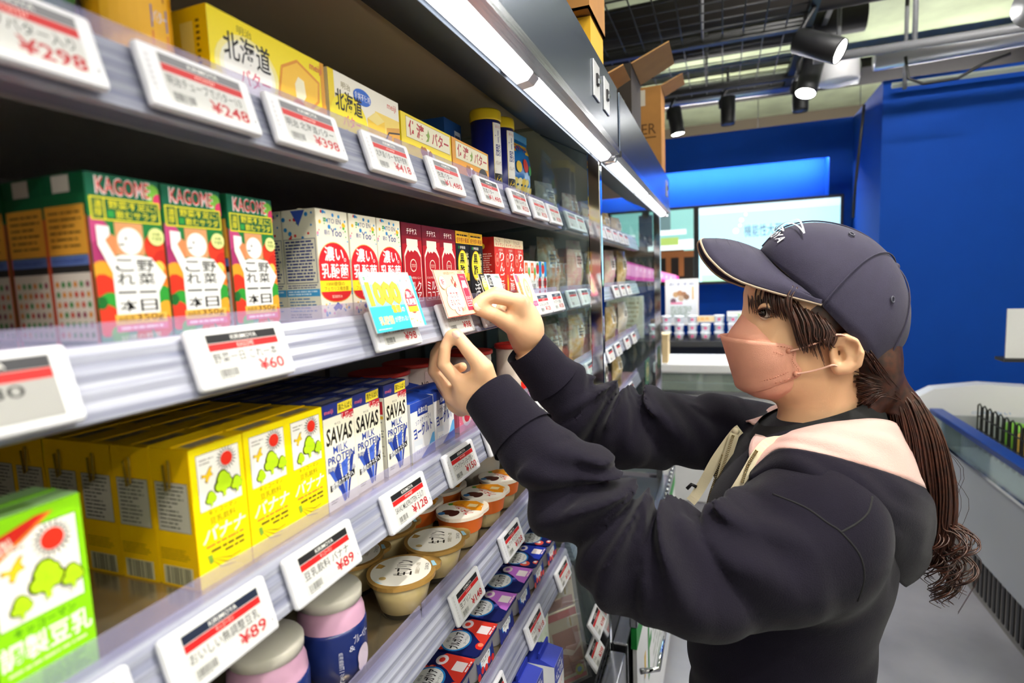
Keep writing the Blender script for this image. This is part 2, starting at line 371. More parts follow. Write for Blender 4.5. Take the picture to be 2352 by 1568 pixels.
S1 = at(1850, 215, Z=2.5); S2 = at(1930, 118, Z=2.5); S3 = at(1557, 308, Z=2.5)
spot_lamp('black ceiling spotlight with a warm lit lens above the worker\'s cap', S1, (-.35, .25, -1), 60, size=1.35)
spot_lamp('black ceiling spotlight tipped sideways, its lens a bright oval', S2, (-.35, -.8, -.5), 25, size=1.35, drop=.3)
spot_lamp('small round ceiling spotlight shining near the cardboard boxes', S3, (-.05, -.15, -1), 110, size=1.15)
spot_lamp('unlit brown spotlight hanging against the dark blue wall', at(1672, 285, Z=2.5), (0, 0, -1), 0, lit=False, size=1.1)
spot_lamp('unlit spotlight hanging behind the warm lit one', at(1838, 255, Z=2.5), (0, 0, -1), 0, lit=False, size=1.1)
TRK = [(-.5, -.75, (.25, .55, -.75)), (.35, -.8, (.15, .62, -.75)), (.55, -.35, (.15, .20, -1)), (1.05, -.75, (.08, .62, -.8)), (1.75, -.7, (.1, .6, -.75)), (2.4, -.7, (.1, .7, -.75)), (1.9, -1.5, (.3, -.2, -1)), (.9, -1.7, (.3, .1, -1))]
for i, (x, y, d) in enumerate(TRK):
    spot_lamp('ceiling track spotlight above the aisle, %s from the camera' % ('first', 'second', 'third', 'fourth', 'fifth', 'sixth', 'seventh', 'eighth')[i], (x, y, 2.85), d, CEILING_SPOT * (3.4 if i == 2 else 1), drop=.2)
M_fill_tube = mat('added fill tube', (1, .97, .93), .4, emit=75.)  # fill lamps added out of view to brighten shelves, walls and ceiling slab
for i, (x, y) in enumerate(((-1.5, -.8), (-1.5, -2.4), (.6, -2.4), (2.55, -.85), (5.75, .2), (5.75, -1.6))):
    t = thing('fill_luminaire', 'added fill tube lamp, out of view over the %s' % ('aisle behind the camera', 'rear shop floor', 'middle shop floor', 'aisle before the wire grid', 'space behind the far blue wall', 'space behind the blue side wall')[i], 'lamp', (x, y, 2.98 if i < 4 else 2.72), R2(90) if i > 2 else 0., group='added fill tube lamps')
    ob('tube', MB().tube([(-.6, 0, 0), (.6, 0, 0)], .03, M_fill_tube, 16).mesh('tube'), t); ob('spine', MB().box(-.62, .62, -.012, .012, .035, .05, M_white).mesh('spine'), t)
    for q in (-.5, .5): ob('cord', MB().tube([(q, 0, .06), (q, 0, .37 if i < 4 else .63)], .003, M_dark, 6).mesh('cord'), t)
tagp(MB().box(-.8, 4.4, -.62, -.59, 3.06, 3.09, M_black).build('lamp_track'), 'long black lamp track running along the aisle ceiling', 'track')
tagp(MB().box(4.1, 4.14, -.45, .6, 2.72, 2.75, M_black).build('lamp_track'), 'short black lamp track across the ceiling before the blue wall', 'track')

# black wire grid hung under the slab
t = thing('ceiling_grid', 'black wire mesh panel hanging below the ceiling', 'grid', (3.0, 0, 2.75)); Z0 = 2.75
for (a, bb) in (((2.2, -.4), (4.3, -.4)), ((4.3, -.4), (4.3, .75)), ((2.2, -.4), (2.2, .75)), ((3.35, -.4), (3.35, .75))):
    b = MB().box(min(a[0], bb[0]) - .02, max(a[0], bb[0]) + .02, min(a[1], bb[1]) - .02, max(a[1], bb[1]) + .02, -.02, .03, M_black); ob('frame_bar', b.mesh('frame_bar'), t, (-3.0, 0, 0))
_rod = MB().tube([(0, 0, 0), (2.1, 0, 0)], .0035, M_black, 6).mesh('wire'); _rod2 = MB().tube([(0, 0, 0), (0, 1.15, 0)], .0035, M_black, 6).mesh('wire')
for y in np.arange(-.3, .75, .1): ob('wire', _rod, t, (2.2 - 3.0, y, .0))
for x in np.arange(2.3, 4.3, .1): ob('wire', _rod2, t, (x - 3.0, -.4, .004))
for x in (2.3, 3.3, 4.2): ob('hanger', MB().tube([(0, 0, 0), (0, 0, .6)], .008, M_grey, 6).mesh('hanger'), t, (x - 3.0, .1, 0))
# pipes, ducts, conduits
def pipe(label, a, c, r, m, name='ceiling_pipe', cat='pipe', box=False):
    a, c = Vector(a), Vector(c); b = MB()
    b.tube([a, c], r, m, 4 if box else 16, smooth=not box); return tagp(b.build(name), label, cat, 'ceiling services')
pipe('fat dark pipe crossing the ceiling behind the wire grid', (3.7, 1, 3.05), (3.7, -3.5, 3.05), .11, mat('dark lagging', '#2a2623', .7))
pipe('second dark beam crossing the ceiling above the boxes', (2.75, 1, 3.2), (2.75, -3.5, 3.2), .12, mat('brown beam', '#3a3028', .7), box=True)
pipe('dark pipe near the far wall under the slab', (4.35, 1, 3.12), (4.35, -.85, 3.12), .10, mat('dark lagging', '#2a2623', .7))
pipe('dark beam beyond the far blue wall', (5.7, .95, 3.16), (5.7, -3.5, 3.16), .11, mat('dark lagging', '#2a2623', .7), box=True)
pipe('crinkled silver foil duct along the far wall', (4.45, .95, 2.82), (4.45, -.84, 2.80), .07, M_silver, 'foil_duct', 'duct')
pipe('crinkled silver duct running past the blue side wall', (3.85, -.8, 2.68), (3.85, -3.2, 2.75), .06, M_silver, 'foil_duct', 'duct')
pipe('straight grey conduit above the side wall', (3.5, -.45, 2.62), (3.5, -3.2, 2.62), .022, M_grey)
pipe('flat pale cable tray fixed along the blue side wall', (3.9, -.9, 2.54), (3.9, -1.75, 2.54), .016, mat('pale tray', '#9aa39a', .6), box=True)
pipe('thin grey rod dropping from the ceiling slab', (3.5, -.9, 2.6), (3.5, -.9, 3.35), .012, M_grey)
pipe('thin rod holding the foil duct by the side wall', (3.85, -.95, 2.5), (3.85, -.95, 3.35), .010, M_grey)
b = MB().tube([at(1985, 240, X=3.95), at(1975, 330, X=3.97), at(1965, 420, X=3.98), at(1960, 500, X=3.99)], .008, M_black)
tagp(b.build('hanging_cable'), 'black cable hanging down the blue wall corner', 'cable')
b = MB().tube([at(2080, 130, X=3.6), at(2085, 180, X=3.6), at(2120, 192, X=3.6), at(2200, 180, X=3.6), at(2260, 145, X=3.6), at(2320, 122, X=3.6)], .008, M_black)
tagp(b.build('hanging_cable'), 'black cable looping under the ceiling conduit', 'cable')
p = at(1925, 190, Z=2.62); t = thing('ceiling_speaker', 'round white ceiling fitting beside the lit spotlight', 'fitting', p)
ob('shell', MB().lathe([(.105, .13), (.11, .12), (.112, .01), (.104, 0), (.0001, -.004)], M_white, 36).mesh('shell'), t); ob('stem', MB().tube([(0, 0, .12), (0, 0, .7)], .012, M_grey).mesh('stem'), t)
p = at(2345, 25, X=2.6); t = thing('foil_duct', 'bulging silver duct end at the ceiling edge of the view', 'duct', p, group='ceiling services')
ob('duct_skin', MB().tube([(-.1, 0, -.02), (0, -.1, 0), (.1, -.5, .1)], [.07, .11, .11], M_silver, 20).mesh('duct_skin'), t)

# ================================================================== far end of the shop
M_scr = mat('screen sky', (.42, .72, .85), .2, emit=1.0)
def emis(name, c, e=1.): return mat(name, c, .3, emit=e)
def screen(label, y0, y1, z0, z1, art):
    t = thing('wall_screen', label, 'screen', (4.755, (y0 + y1) / 2, z0), group='screens on the far wall')
    w, h = (y1 - y0) / 2, z1 - z0
    ob('bezel', MB().box(0, .045, -w - .022, w + .022, -.022, h + .022, M_black, .004).mesh('bezel'), t)
    o = ob('display', MB().box(-.003, 0, -w, w, 0, h, emis('screen picture base', (.45, .78, .9), .9)).mesh('display'), t)
    if art: ob('picture', art.mesh('picture', (-.003, w, 0), (0, -1, 0), (0, 0, 1), off=.0004, first=.0006, clip=(0, 0, 2 * w, h)), o)
E_ = lambda n, h, e=.7: mat('screen_' + n, h, .3, emit=e)
a = Art(); a.rect(0, .52, 1.02, .59, E_('pale', '#cfeaf2', .9)).text('機能性大豆のまま', .33, .33, .75, .42, E_('navy', '#27506a'))
for x, z, r in ((.27, .38, .017), (.31, .46, .012), (.30, .42, .008), (.34, .50, .008)): a.ell(x, z, r, r, E_('dot', '#ffffff', 2.5))
a.rect(.02, .0, 1.0, .05, E_('green', '#9fd0b0'))
screen('wide wall screen showing pale blue sky beside the worker\'s cap', -.80, .175, 1.462, 2.036, a)
a = Art(); W_, H_ = 1.02, .585
a.rect(0, 0, W_, H_, E_('mint', '#8fc9c4')).rect(0, 0, W_, .22, E_('black', '#1b1410', .25)).rect(0, .22, .9, .30, E_('wood', '#4a2f1c', .4)).rect(.62, .26, W_, .34, E_('white', '#dfeaea', .9))
a.rect(.55, .30, .66, .55, E_('coat', '#22304a', .4)).ell(.605, .56, .03, .035, E_('hair', '#1a1412', .3)).ell(.30, .44, .05, .09, E_('coat', '#22304a', .4)).ell(.3, .55, .035, .03, E_('hair', '#1a1412', .3))
a.rect(.36, .33, .52, .40, E_('white', '#dfeaea', .9)).rect(.68, .38, .92, .42, E_('white', '#dfeaea', .9)).rect(.72, .30, .86, .36, E_('lime', '#a9c46a')).rect(.72, .42, .8, .56, E_('steel', '#6f8c90', .5)).rect(.06, .42, .2, .52, E_('teal', '#2aa3b4'))
a.rect(.76, .06, .80, .22, E_('wood2', '#7a4a28', .5)).rect(.86, .05, .90, .2, E_('wood2', '#7a4a28', .5)).rect(.7, .2, W_, .25, E_('wood2', '#7a4a28', .5))
a.poly([(0, .34), (.86, .05), (.86, -.0), (.5, .03), (0, .16)], E_('pink', '#e04fae', .7)).poly([(0, .30), (.84, .06), (.84, .02), (.5, .06), (0, .22)], E_('pink2', '#f29bd0', .8)).poly([(0, .28), (.2, .22), (.2, .18), (0, .21)], E_('red', '#b0202c', .6))
for i in range(9): a.rect(.52 + i * .034, .112 - i * .0108, .533 + i * .034, .138 - i * .0108, E_('pink3', '#f7c3e2', .9))
screen('wall screen with a workshop scene behind the far case', .215, 1.19, 1.462, 2.036, a)

# poster, counters, jars on the far counter
def board(label, c, w, h, art, name='poster', cat='poster', face=(0, -1, 0), tilt=0., legs=False):
    t = thing(name, label, cat, c); t.rotation_euler = (0, tilt, 0)
    ob('sheet', MB().box(0, .006, -w / 2, w / 2, 0, h, M_white).mesh('sheet'), t); ob('print', art.mesh('print', (0, w / 2, 0), (0, -1, 0), (0, 0, 1)), t)
    if legs: ob('stand', MB().box(.006, .03, -w * .3, w * .3, 0, .01, M_dark).mesh('stand'), t)
    return t
a = Art(); w, h = .25, .36
a.rect(.015, .02, w - .015, h - .02, '#e4e9f2').text('おすすめ', .03, h - .05, w - .03, h - .028, '#4a4a88', .01).rect(.2, .2, .215, .3, '#d9b98a')
for x, z, c in ((.08, .24, '#c9a27a'), (.11, .25, '#b98a66'), (.14, .24, '#a77a60'), (.16, .22, '#8a6a58'), (.12, .21, '#c9b09a'), (.06, .19, '#7a5a6a')): a.ell(x, z, .022, .022, c)
a.rect(.04, .165, .13, .18, '#e58ab0').lines(.04, .06, .2, .15, 6, '#7f9a8a')
board('white framed recipe poster standing on the jar counter', (4.62, .30, 1.13), w, h, a)
board('pale poster behind the end glass of the far case', (4.6, .74, 1.03), .3, .34, Art().rect(.01, .01, .29, .33, '#e3ddc9').lines(.03, .05, .27, .3, 7, '#b4a58a').rect(.05, .2, .14, .28, '#d9a08a'))
board('small price placard over the white cups', (4.5, -.13, 1.165), .2, .075, Art().rect(.01, .01, .19, .065, '#e9f4e0').lines(.02, .02, .18, .055, 2, '#6fae5a'))
board('orange and white placard leaning before the white cups', (4.5, .12, 1.16), .19, .05, Art().rect(.005, .005, .185, .045, '#f6d9a8').text('新発売', .02, .01, .12, .04, '#e58a1a', .01))
tagp(MB().box(4.38, 4.85, -.6, .95, .985, 1.03, M_dark, .004).build('display_counter'), 'black counter shelf carrying the white cups', 'counter')
b = MB().box(4.5, 4.9, -.6, .95, 0, .985, mat('navy cabinet', '#0a1638', .5)); tagp(b.build('counter_cabinet'), 'dark navy cabinet under the jar counter', 'cabinet')
cup = MB().lathe([(.030, 0), (.034, .05), (.037, .052), (.037, .060), (.0001, .061)], mat('milky cup', '#e6ebf4', .35), 20).mesh('cup')
cupb = Art().ell(0, .03, .012, .012, '#e06a9a').mesh('badge', (-.0335, 0, 0), (0, -1, 0), (0, 0, 1))
k = 0
for y in np.linspace(.50, -.45, 11):
    for lv in range(3 if k % 4 else 2):
        place([('cup', cup), ('badge', cupb)], 'white_cup', 'white lidded cup, %s layer, %s in the row on the far counter' % (('bottom', 'middle', 'top')[lv], ('first', 'second', 'third', 'fourth', 'fifth', 'sixth', 'seventh', 'eighth', 'ninth', 'tenth', 'eleventh')[k]), 'cup', (4.45 + .03 * (k % 2), y, 1.03 + lv * .0625), group='white cups on the far counter')
    k += 1
jar = MB().lathe([(.026, 0), (.028, .004), (.028, .055), (.02, .065), (.02, .07), (.023, .071), (.023, .085), (.0001, .086)], mat('amber jar', '#6a3a1c', .2), 18).mesh('jar')
for i, y in enumerate((.52, .46)): place([('jar', jar)], 'amber_jar', 'small amber jar with red lid, %s of the pair on the counter' % ('left' if i == 0 else 'right'), 'jar', (4.60, y, 1.03), group='amber jars', scale=(1, 1, 1.8))
# low white chilled counter in front of the far cabinet
t = thing('chest_counter', 'low white chilled counter before the navy cabinet', 'counter', (3.9, 0, 0))
ob('body', MB().box(-.05, .38, -.7, .42, 0, .74, M_white, .01).mesh('body'), t); ob('top_rim', MB().box(-.08, .40, -.72, .44, .88, .945, M_white, .012).mesh('top_rim'), t)
ob('glass_front', MB().box(-.06, -.05, -.7, .42, .76, .88, clear('pale counter glass', (.85, .95, .9), haze=.25, gloss=.1, hazecol=(.85, .95, .85))).mesh('glass_front'), t)
ob('lower_rim', MB().box(-.08, -.05, -.72, .44, .74, .765, M_steel).mesh('lower_rim'), t)
ob('notice', Art().rect(0, 0, .12, .1, '#7a2418').text('本日', .02, .03, .1, .07, '#e8c8b8').mesh('notice', (-.0515, -.12, .60), (0, -1, 0), (0, 0, 1)), t)
t = thing('plywood_box', 'pale plywood box standing on the white counter end', 'box', (3.84, .34, .945))
ob('box_body', MB().box(0, .14, 0, .075, 0, .18, mat('pale plywood', '#e2c79a', .6), .003).mesh('box_body'), t); ob('box_lid', MB().box(-.004, .144, -.004, .079, .18, .192, mat('pale plywood', '#e2c79a', .6), .002).mesh('box_lid'), t)

# ---------------------------------------------------------------- island freezer on the other side of the aisle
FY = -1.06
t = thing('island_freezer', 'grey island freezer with glass sides across the aisle', 'freezer', (2.9, FY, 0)); M_fz = mat('freezer grey', '#b2b6bb', .35, metal=.1)
def fz(nm, *a, m=M_fz, bev=0.): return ob(nm, MB().box(*a, m, bev).mesh(nm), t, (-2.9, -FY, 0))
fz('front_panel', 2.31, 3.6, FY - .02, FY, .22, .60, bev=.004); fz('rear_panel', 2.31, 3.6, -1.95, -1.93, .22, .74); fz('end_panel', 3.58, 3.6, -1.93, FY - .02, .22, .72); fz('tank_floor', 2.31, 3.58, -1.93, FY - .02, .22, .54); fz('kick_plate', 2.31, 3.6, -1.9, FY - .03, 0, .22, m=M_dgrey)
fz('glass_side', 2.36, 3.6, FY - .006, FY, .61, .725, m=clear('freezer glass', (.75, .88, .88), haze=.1, gloss=.15, hazecol=(.6, .7, .7)))
fz('lower_trim', 2.31, 3.6, FY - .012, FY + .006, .60, .612, m=M_chrome); fz('top_rail', 2.31, 3.6, FY - .05, FY + .012, .725, .752, m=mat('blue rail', '#143a86', .35), bev=.004)
fz('corner_post', 2.29, 2.345, FY - .05, FY + .012, .58, .745, m=M_chrome, bev=.004); fz('inner_floor', 2.33, 3.57, -1.92, FY - .022, .541, .555, m=M_white)
fz('near_body', .6, 2.285, -1.95, FY, .10, .745, bev=.006); fz('near_rim', .6, 2.285, -1.95, FY + .012, .745, .775, m=M_chrome, bev=.004)
for i in range(16): fz('vent_slat', 2.42 + i * .042, 2.44 + i * .042, FY - .032, FY - .026, .03, .19, m=M_black)
fz('sticker', 2.40, 2.43, FY, FY + .002, .63, .69, m=M_white)
t2 = thing('wire_divider', 'black wire divider basket inside the island freezer', 'basket', (3.0, -1.25, .56))
for i in range(20): ob('upright_wire', MB().tube([(0, 0, 0), (0, 0, .225), (.02, 0, .235), (.04, 0, .225), (.04, 0, 0)], .004, M_black, 6).mesh('upright_wire'), t2, (-.62 + i * .06, 0, 0))
for z in (.02, .10, .17): ob('cross_wire', MB().tube([(-.62, 0, z), (.56, 0, z)], .004, M_black, 6).mesh('cross_wire'), t2)
_cl = ['#3aa24a', '#e8e4da', '#d8b24a', '#c83a3a', '#f0ece4', '#78b83a', '#e0a030', '#3a6ab8']
_nm = ['green', 'cream', 'golden', 'red', 'white', 'lime', 'orange', 'blue']
for i in range(16):
    x, y = 2.5 + (i % 8) * .14, -1.38 - (i // 8) * .18; c = _cl[(i * 3) % 8]
    t3 = thing('frozen_pack', '%s frozen food pack in the %s freezer row, %s along' % (_nm[(i * 3) % 8], 'front' if i < 8 else 'rear', ('first', 'second', 'third', 'fourth', 'fifth', 'sixth', 'seventh', 'eighth')[i % 8]), 'food pack', (x, y, .56), group='frozen packs')
    ob('bag', MB().lathe([(.06, 0), (.068, .02), (.068, .10 + .02 * (i % 3)), (.05, .13 + .02 * (i % 3)), (.0001, .14 + .02 * (i % 3))], ink(c), 14, sy=.8).mesh('bag'), t3)
    ob('label_patch', Art().rect(-.03, .03, .03, .09, '#f4f2ec').mesh('label_patch', (-.069, 0, 0), (0, -1, 0), (0, 0, 1)), t3)
t = thing('freezer_end_board', 'white rounded end board behind the island freezer', 'board', (3.64, -1.0, 0))
_p = [(0, 0), (0, .80), (-.08, .85), (-.3, .88), (-.5, .87), (-.62, .83), (-.70, .74), (-.73, .55), (-.73, 0)]
ob('panel', MB().add([(0, y, z) for y, z in _p] + [(.1, y, z) for y, z in _p], [tuple(range(9))[::-1], tuple(range(9, 18))] + [(i, (i + 1) % 9, 9 + (i + 1) % 9, 9 + i) for i in range(9)], M_white).mesh('panel'), t)
ob('print', Art().text('ごあんない', -.05, .72, .12, .735, '#4a9ad8').lines(.24, .71, .42, .78, 3, '#c9cdd4').mesh('print', (0, -.3, 0), (0, -1, 0), (0, 0, 1)), t)
t = thing('bottle_sign', 'white sign with a green bottle at the right edge of the view', 'sign', at(2335, 822, X=2.7))
ob('board', MB().box(0, .008, -.12, .035, 0, .19, M_white).mesh('board'), t)
ob('print', Art().rect(.07, .04, .088, .11, '#1f6a3a').rect(.0745, .11, .0835, .14, '#1f6a3a').rect(.07, .055, .088, .085, '#e8d890').mesh('print', (0, .035, 0), (0, -1, 0), (0, 0, 1)), t)
ob('foot', MB().box(-.03, .05, -.12, .05, -.012, 0, M_dark).mesh('foot'), t); ob('stem', MB().box(.0, .02, -.10, -.08, -.34, -.012, M_dark).mesh('stem'), t)

# ================================================================== goods: makers of the printed faces
CW, CD, CH = .0515, .042, .113                     # slim drink carton
def brik(front, left, topart, body, w=CW, d=CD, h=CH, straw=False, topcol=None):
    """folded drink carton: body, folded ears, top seam, printed faces; origin at the front left bottom corner"""
    c = ink(body); b = MB().box(0, w, 0, d, 0, h, c, .0012); P = [('carton_body', b.mesh('carton_body'))]
    tc = ink(topcol or body)
    e = MB().box(.001, w - .001, d * .46, d * .54, h, h + .0012, tc)
    e.add([(-.0006, d * .12, h - .001), (-.0006, d * .88, h - .001), (-.0006, d * .5, h - .018), (0, d * .12, h - .001), (0, d * .88, h - .001), (0, d * .5, h - .018)], [(0, 1, 2), (5, 4, 3), (0, 2, 5, 3), (1, 4, 5, 2)], c)
    P.append(('folded_seam', e.mesh('folded_seam')))
    if front: P.append(('front_print', front.mesh('front_print', (0, 0, 0), (1, 0, 0), (0, 0, 1), clip=(0, 0, w, h))))
    if left: P.append(('side_print', left.mesh('side_print', (-.0006, d, 0), (0, -1, 0), (0, 0, 1), clip=(0, 0, d, h))))
    if topart: P.append(('top_print', topart.mesh('top_print', (0, 0, h), (1, 0, 0), (0, 1, 0))))
    if straw:
        P.append(('straw', MB().tube([(-.003, d * .45, h - .008), (-.0035, d * .42, h - .012), (-.0035, d * .45, h - .03), (-.0035, d * .55, h - .033), (-.0035, d * .58, h - .012)], .0009, ink('#8a6f1c'), 6).mesh('straw')))
    return P
def dots(a, x0, y0, x1, y1, n, cols, r0, r1, seed):
    r = random.Random(seed)
    for i in range(n): q = r0 + (r1 - r0) * r.random(); a.ell(x0 + (x1 - x0) * r.random(), y0 + (y1 - y0) * r.random(), q, q, r.choice(cols), 10)
    return a
# --- vegetable juice
def veg_front():
    a = Art(); w, h = CW, CH
    a.rect(0, 0, w, h, '#1f7a3c').rect(0, .098, w, h, '#0c6247').rect(0, 0, w, .007, '#2c9a6c')
    for x, y, r, c in ((.003, .074, .010, '#c2467e'), (.004, .060, .008, '#a83268'), (.012, .066, .007, '#d98a58'), (.046, .066, .010, '#dd3a22'), (.050, .056, .008, '#c82a1c'), (.048, .044, .009, '#ee7a22'), (.005, .047, .008, '#f0a02a'), (.004, .036, .010, '#d8341e'), (.008, .026, .008, '#2f9a34'), (.004, .016, .010, '#dd3a22'), (.047, .030, .008, '#2f9a34'), (.049, .019, .008, '#f2a52c'), (.044, .010, .008, '#dd3a22'), (.012, .006, .006, '#58b23a'), (.03, .004, .006, '#dd4a22'), (.046, .104, .006, '#7fc043'), (.051, .099, .005, '#d83a6a'), (.046, .052, .004, '#f6c85a'), (.002, .028, .004, '#1b6a2a')): a.ell(x, y, r, r * 1.1, c, 14)
    a.rect(.016, .060, .036, .082, '#d89a68')
    a.text('KAGOME', .0062, .0995, .0448, .1115, '#ffffff', .035).text('KAGOME', .007, .1002, .044, .1108, '#e0242c', .0)
    a.rect(.0015, .0825, .0505, .0978, '#f3e52e').rect(.0025, .0835, .0102, .0968, '#1d5c36').rect(.0112, .0835, .0495, .0968, '#1d5c36')
    a.text('濃厚', .0035, .0845, .0092, .0958, '#f3e52e', .01, vert=True).text('野菜不足に!', .0135, .0905, .048, .0962, '#f3e52e', .02).text('飲むサラダ', .018, .0842, .048, .0898, '#f3e52e', .02).rect(.0125, .0848, .0168, .0892, '#2f9a44')
    a.ell(.026, .0695, .0088, .0092, '#fbfaf6', 24).poly([(.0035, .079), (.012, .0785), (.012, .073), (.0085, .0695), (.014, .0585), (.019, .060), (.030, .060), (.040, .0585), (.0505, .045), (.0435, .034), (.043, .0195), (.0115, .0195), (.0115, .048), (.0035, .066)], '#fbfaf6')
    a.ell(.0228, .0712, .0007, .0012, '#3a2f2a', 8).rect(.0178, .0665, .0215, .0674, '#3a2f2a')
    a.text('野菜一日', .0285, .0205, .0415, .0575, '#141414', .025, vert=True).text('これ一本', .0135, .0205, .0265, .0575, '#141414', .025, vert=True)
    a.ell(.0455, .0735, .0062, .0062, '#e8ec9a').text('不使用', .0415, .0705, .0495, .0735, '#4a6a2a').text('砂糖', .0425, .0742, .0485, .0765, '#4a6a2a')
    a.rect(.010, .0125, .048, .0195, '#f0bf54').text('30品目', .0115, .0145, .023, .0185, '#6a3a12', .01).text('350g', .0245, .0135, .0455, .0193, '#7a4a16', .03).rect(.010, .0075, .048, .0123, '#e8688c').lines(.013, .0085, .045, .0115, 1, '#ffe8ee')
    a.text('30種の野菜', .012, .001, .042, .0055, '#e8f0c8')
    return a
def veg_side():
    a = Art(); a.rect(0, 0, CD, CH, '#155f3a').rect(0, 0, .003, .085, '#b8402a').rect(.039, 0, CD, .085, '#c8562a').rect(.001, .10, .041, CH, '#0f5636')
    a.rect(.012, .101, .029, .112, '#cfcdc4').rect(.0015, .0605, .0405, .0925, '#e0a23a').lines(.005, .064, .037, .090, 6, '#5a4a1a', .3).rect(.002, .0535, .040, .0598, '#5f78b8').lines(.004, .055, .038, .0585, 2, '#2a3f8a').rect(.002, .0485, .040, .0535, '#2b2b2b').rect(.002, .003, .040, .0485, '#d8d2c8')
    r = random.Random(4)
    for j in range(6):
        for i in range(6): a.ell(.006 + i * .006, .007 + j * .0068, .0018, .0022, r.choice(['#2f8a3a', '#c8402a', '#d98a2a', '#3a7a34', '#8a2a4a', '#2f8a3a']), 8)
    return a
P_veg = brik(veg_front(), veg_side(), Art().rect(.0, 0, CW, CD, '#10603f').rect(.01, .006, .03, .018, '#c8c8c0'), '#155f3a')
# --- lactic drink
def yoo_front():
    a = Art(); w, h = CW, CH; a.rect(0, 0, w, h, '#f7f0da')
    D = ['#e02c2c', '#2a8ad0', '#f0c020', '#58b83a', '#f08ab8', '#2a9ad8']
    dots(a, .003, .094, .049, .111, 16, D, .0008, .0026, 5); dots(a, .003, .004, .049, .018, 18, D, .0008, .0022, 6); dots(a, .001, .080, .008, .094, 4, D, .0007, .0016, 7); dots(a, .043, .080, .050, .094, 4, D, .0007, .0018, 8)
    for dx, dy in ((0, 0), (.0022, 0), (0, .0022), (.0022, .0022)): a.ell(.0125 + dx, .1015 + dy, .0011, .0011, '#2f9a44', 8)
    a.text('ITO EN', .018, .0995, .040, .1045, '#33407a', .0).text('朝の', .012, .0870, .021, .0925, '#2a3f90', .01).text('Yoo', .0225, .0862, .0405, .0945, '#2a3f90', .02)
    dome = [(0, .040)] + [(w / 2 - math.cos(math.pi * i / 16) * w * .505, .056 + math.sin(math.pi * i / 16) * .0235) for i in range(17)] + [(w, .040)]
    a.poly([(x, y + .0008 if 0 < i < 18 else y) for i, (x, y) in enumerate(dome)], '#e8b85a').poly(dome, '#d8202a').rect(0, .0285, w, .040, '#fbe02a')
    a.poly([(0, .0285), (w, .0285)] + [(w / 2 + math.cos(math.pi * i / 12) * w * .49, .0285 - math.sin(math.pi * i / 12) * .0115) for i in range(1, 12)], '#e3a54a').poly([(.001, .0285), (w - .001, .0285)] + [(w / 2 + math.cos(math.pi * i / 12) * w * .47, .0285 - math.sin(math.pi * i / 12) * .0105) for i in range(1, 12)], '#d8202a')
    a.text('濃い', .0095, .060, .041, .0755, '#ffffff', .045).text('。', .041, .060, .045, .064, '#ffffff').text('乳酸菌', .0035, .0425, .048, .0578, '#ffffff', .045)
    a.text('1000億個の', .010, .0345, .040, .0388, '#8a6a18', .0).text('フェカリス複合菌', .006, .0293, .046, .0338, '#8a6a18', .0).text('清涼飲料水', .017, .0215, .0345, .0248, '#ffe8d8')
    a.poly([(.018, .0115), (.026, .017), (.034, .0125), (.031, .0085), (.021, .008)], '#2a3fa8').ell(.026, .0065, .004, .0035, '#f3ead2', 12)
    return a
def yoo_side():
    a = Art(); a.rect(0, 0, CD, CH, '#f3ecd6'); D = ['#e02c2c', '#2a8ad0', '#2f9a44', '#2a8ad0']
    dots(a, .002, .083, .040, .110, 14, D, .0009, .0024, 9); a.poly([(.012, .112), (.030, .112), (.021, .096)], '#3a55b0')
    a.rect(.001, .038, .041, .0835, '#8a8a92').rect(.0018, .0388, .0402, .0827, '#ece5d0').lines(.003, .040, .039, .082, 13, '#3a4480', .55, .1, 11).lines(.002, .0325, .040, .037, 2, '#5a6088', .5, .1, 13).rect(0, .0245, CD, .0318, '#4aa3dc').lines(.002, .0255, .04, .0308, 2, '#d8f0ff').lines(.003, .008, .039, .0235, 5, '#5a88b8', .4, .3, 15).lines(.003, .002, .03, .007, 2, '#44506a')
    return a
P_yoo = brik(yoo_front(), yoo_side(), Art().rect(.0, 0, CW, CD, '#f5eed8').rect(.008, .004, .03, .014, '#d8c8a0'), '#f3ecd6')
# --- cocoa milk (the mascot on the pack is left off)
a = Art(); a.rect(0, 0, CW, CH, '#b5161f').rect(0, .096, CW, CH, '#6e0f1c').poly([(0, .096), (CW, .096), (CW, .092), (0, .085)], '#8a1220')
a.text('チチヤス', .013, .0985, .0385, .1065, '#fff4ea', .03)
a.rect(.0115, .084, .040, .0925, '#fff0dc').poly([(.013, .084), (.0385, .084), (.0475, .072), (.0485, .010), (.0035, .010), (.0045, .072)], '#fff0dc').poly([(.0142, .0785), (.0185, .075), (.022, .078), (.027, .0755), (.031, .0785), (.0385, .076), (.0462, .069), (.0472, .011), (.0048, .011), (.0058, .069)], '#b5161f')
a.text('ミルクがおいしい', .008, .040, .044, .0435, '#fff4ea').text('ミルク', .008, .024, .044, .037, '#ffffff', .03).text('ココア', .008, .011, .044, .0225, '#ffffff', .03).ell(.026, .058, .0085, .0085, '#fbe3cf', 20).ell(.026, .058, .0072, .0072, '#b5161f', 20).text('カカオ', .0205, .0555, .0315, .0605, '#fbe3cf')
P_cocoa = brik(a, Art().rect(0, 0, CD, CH, '#7a101c'), Art().rect(.0, 0, CW, CD, '#5f0d18'), '#7a101c')
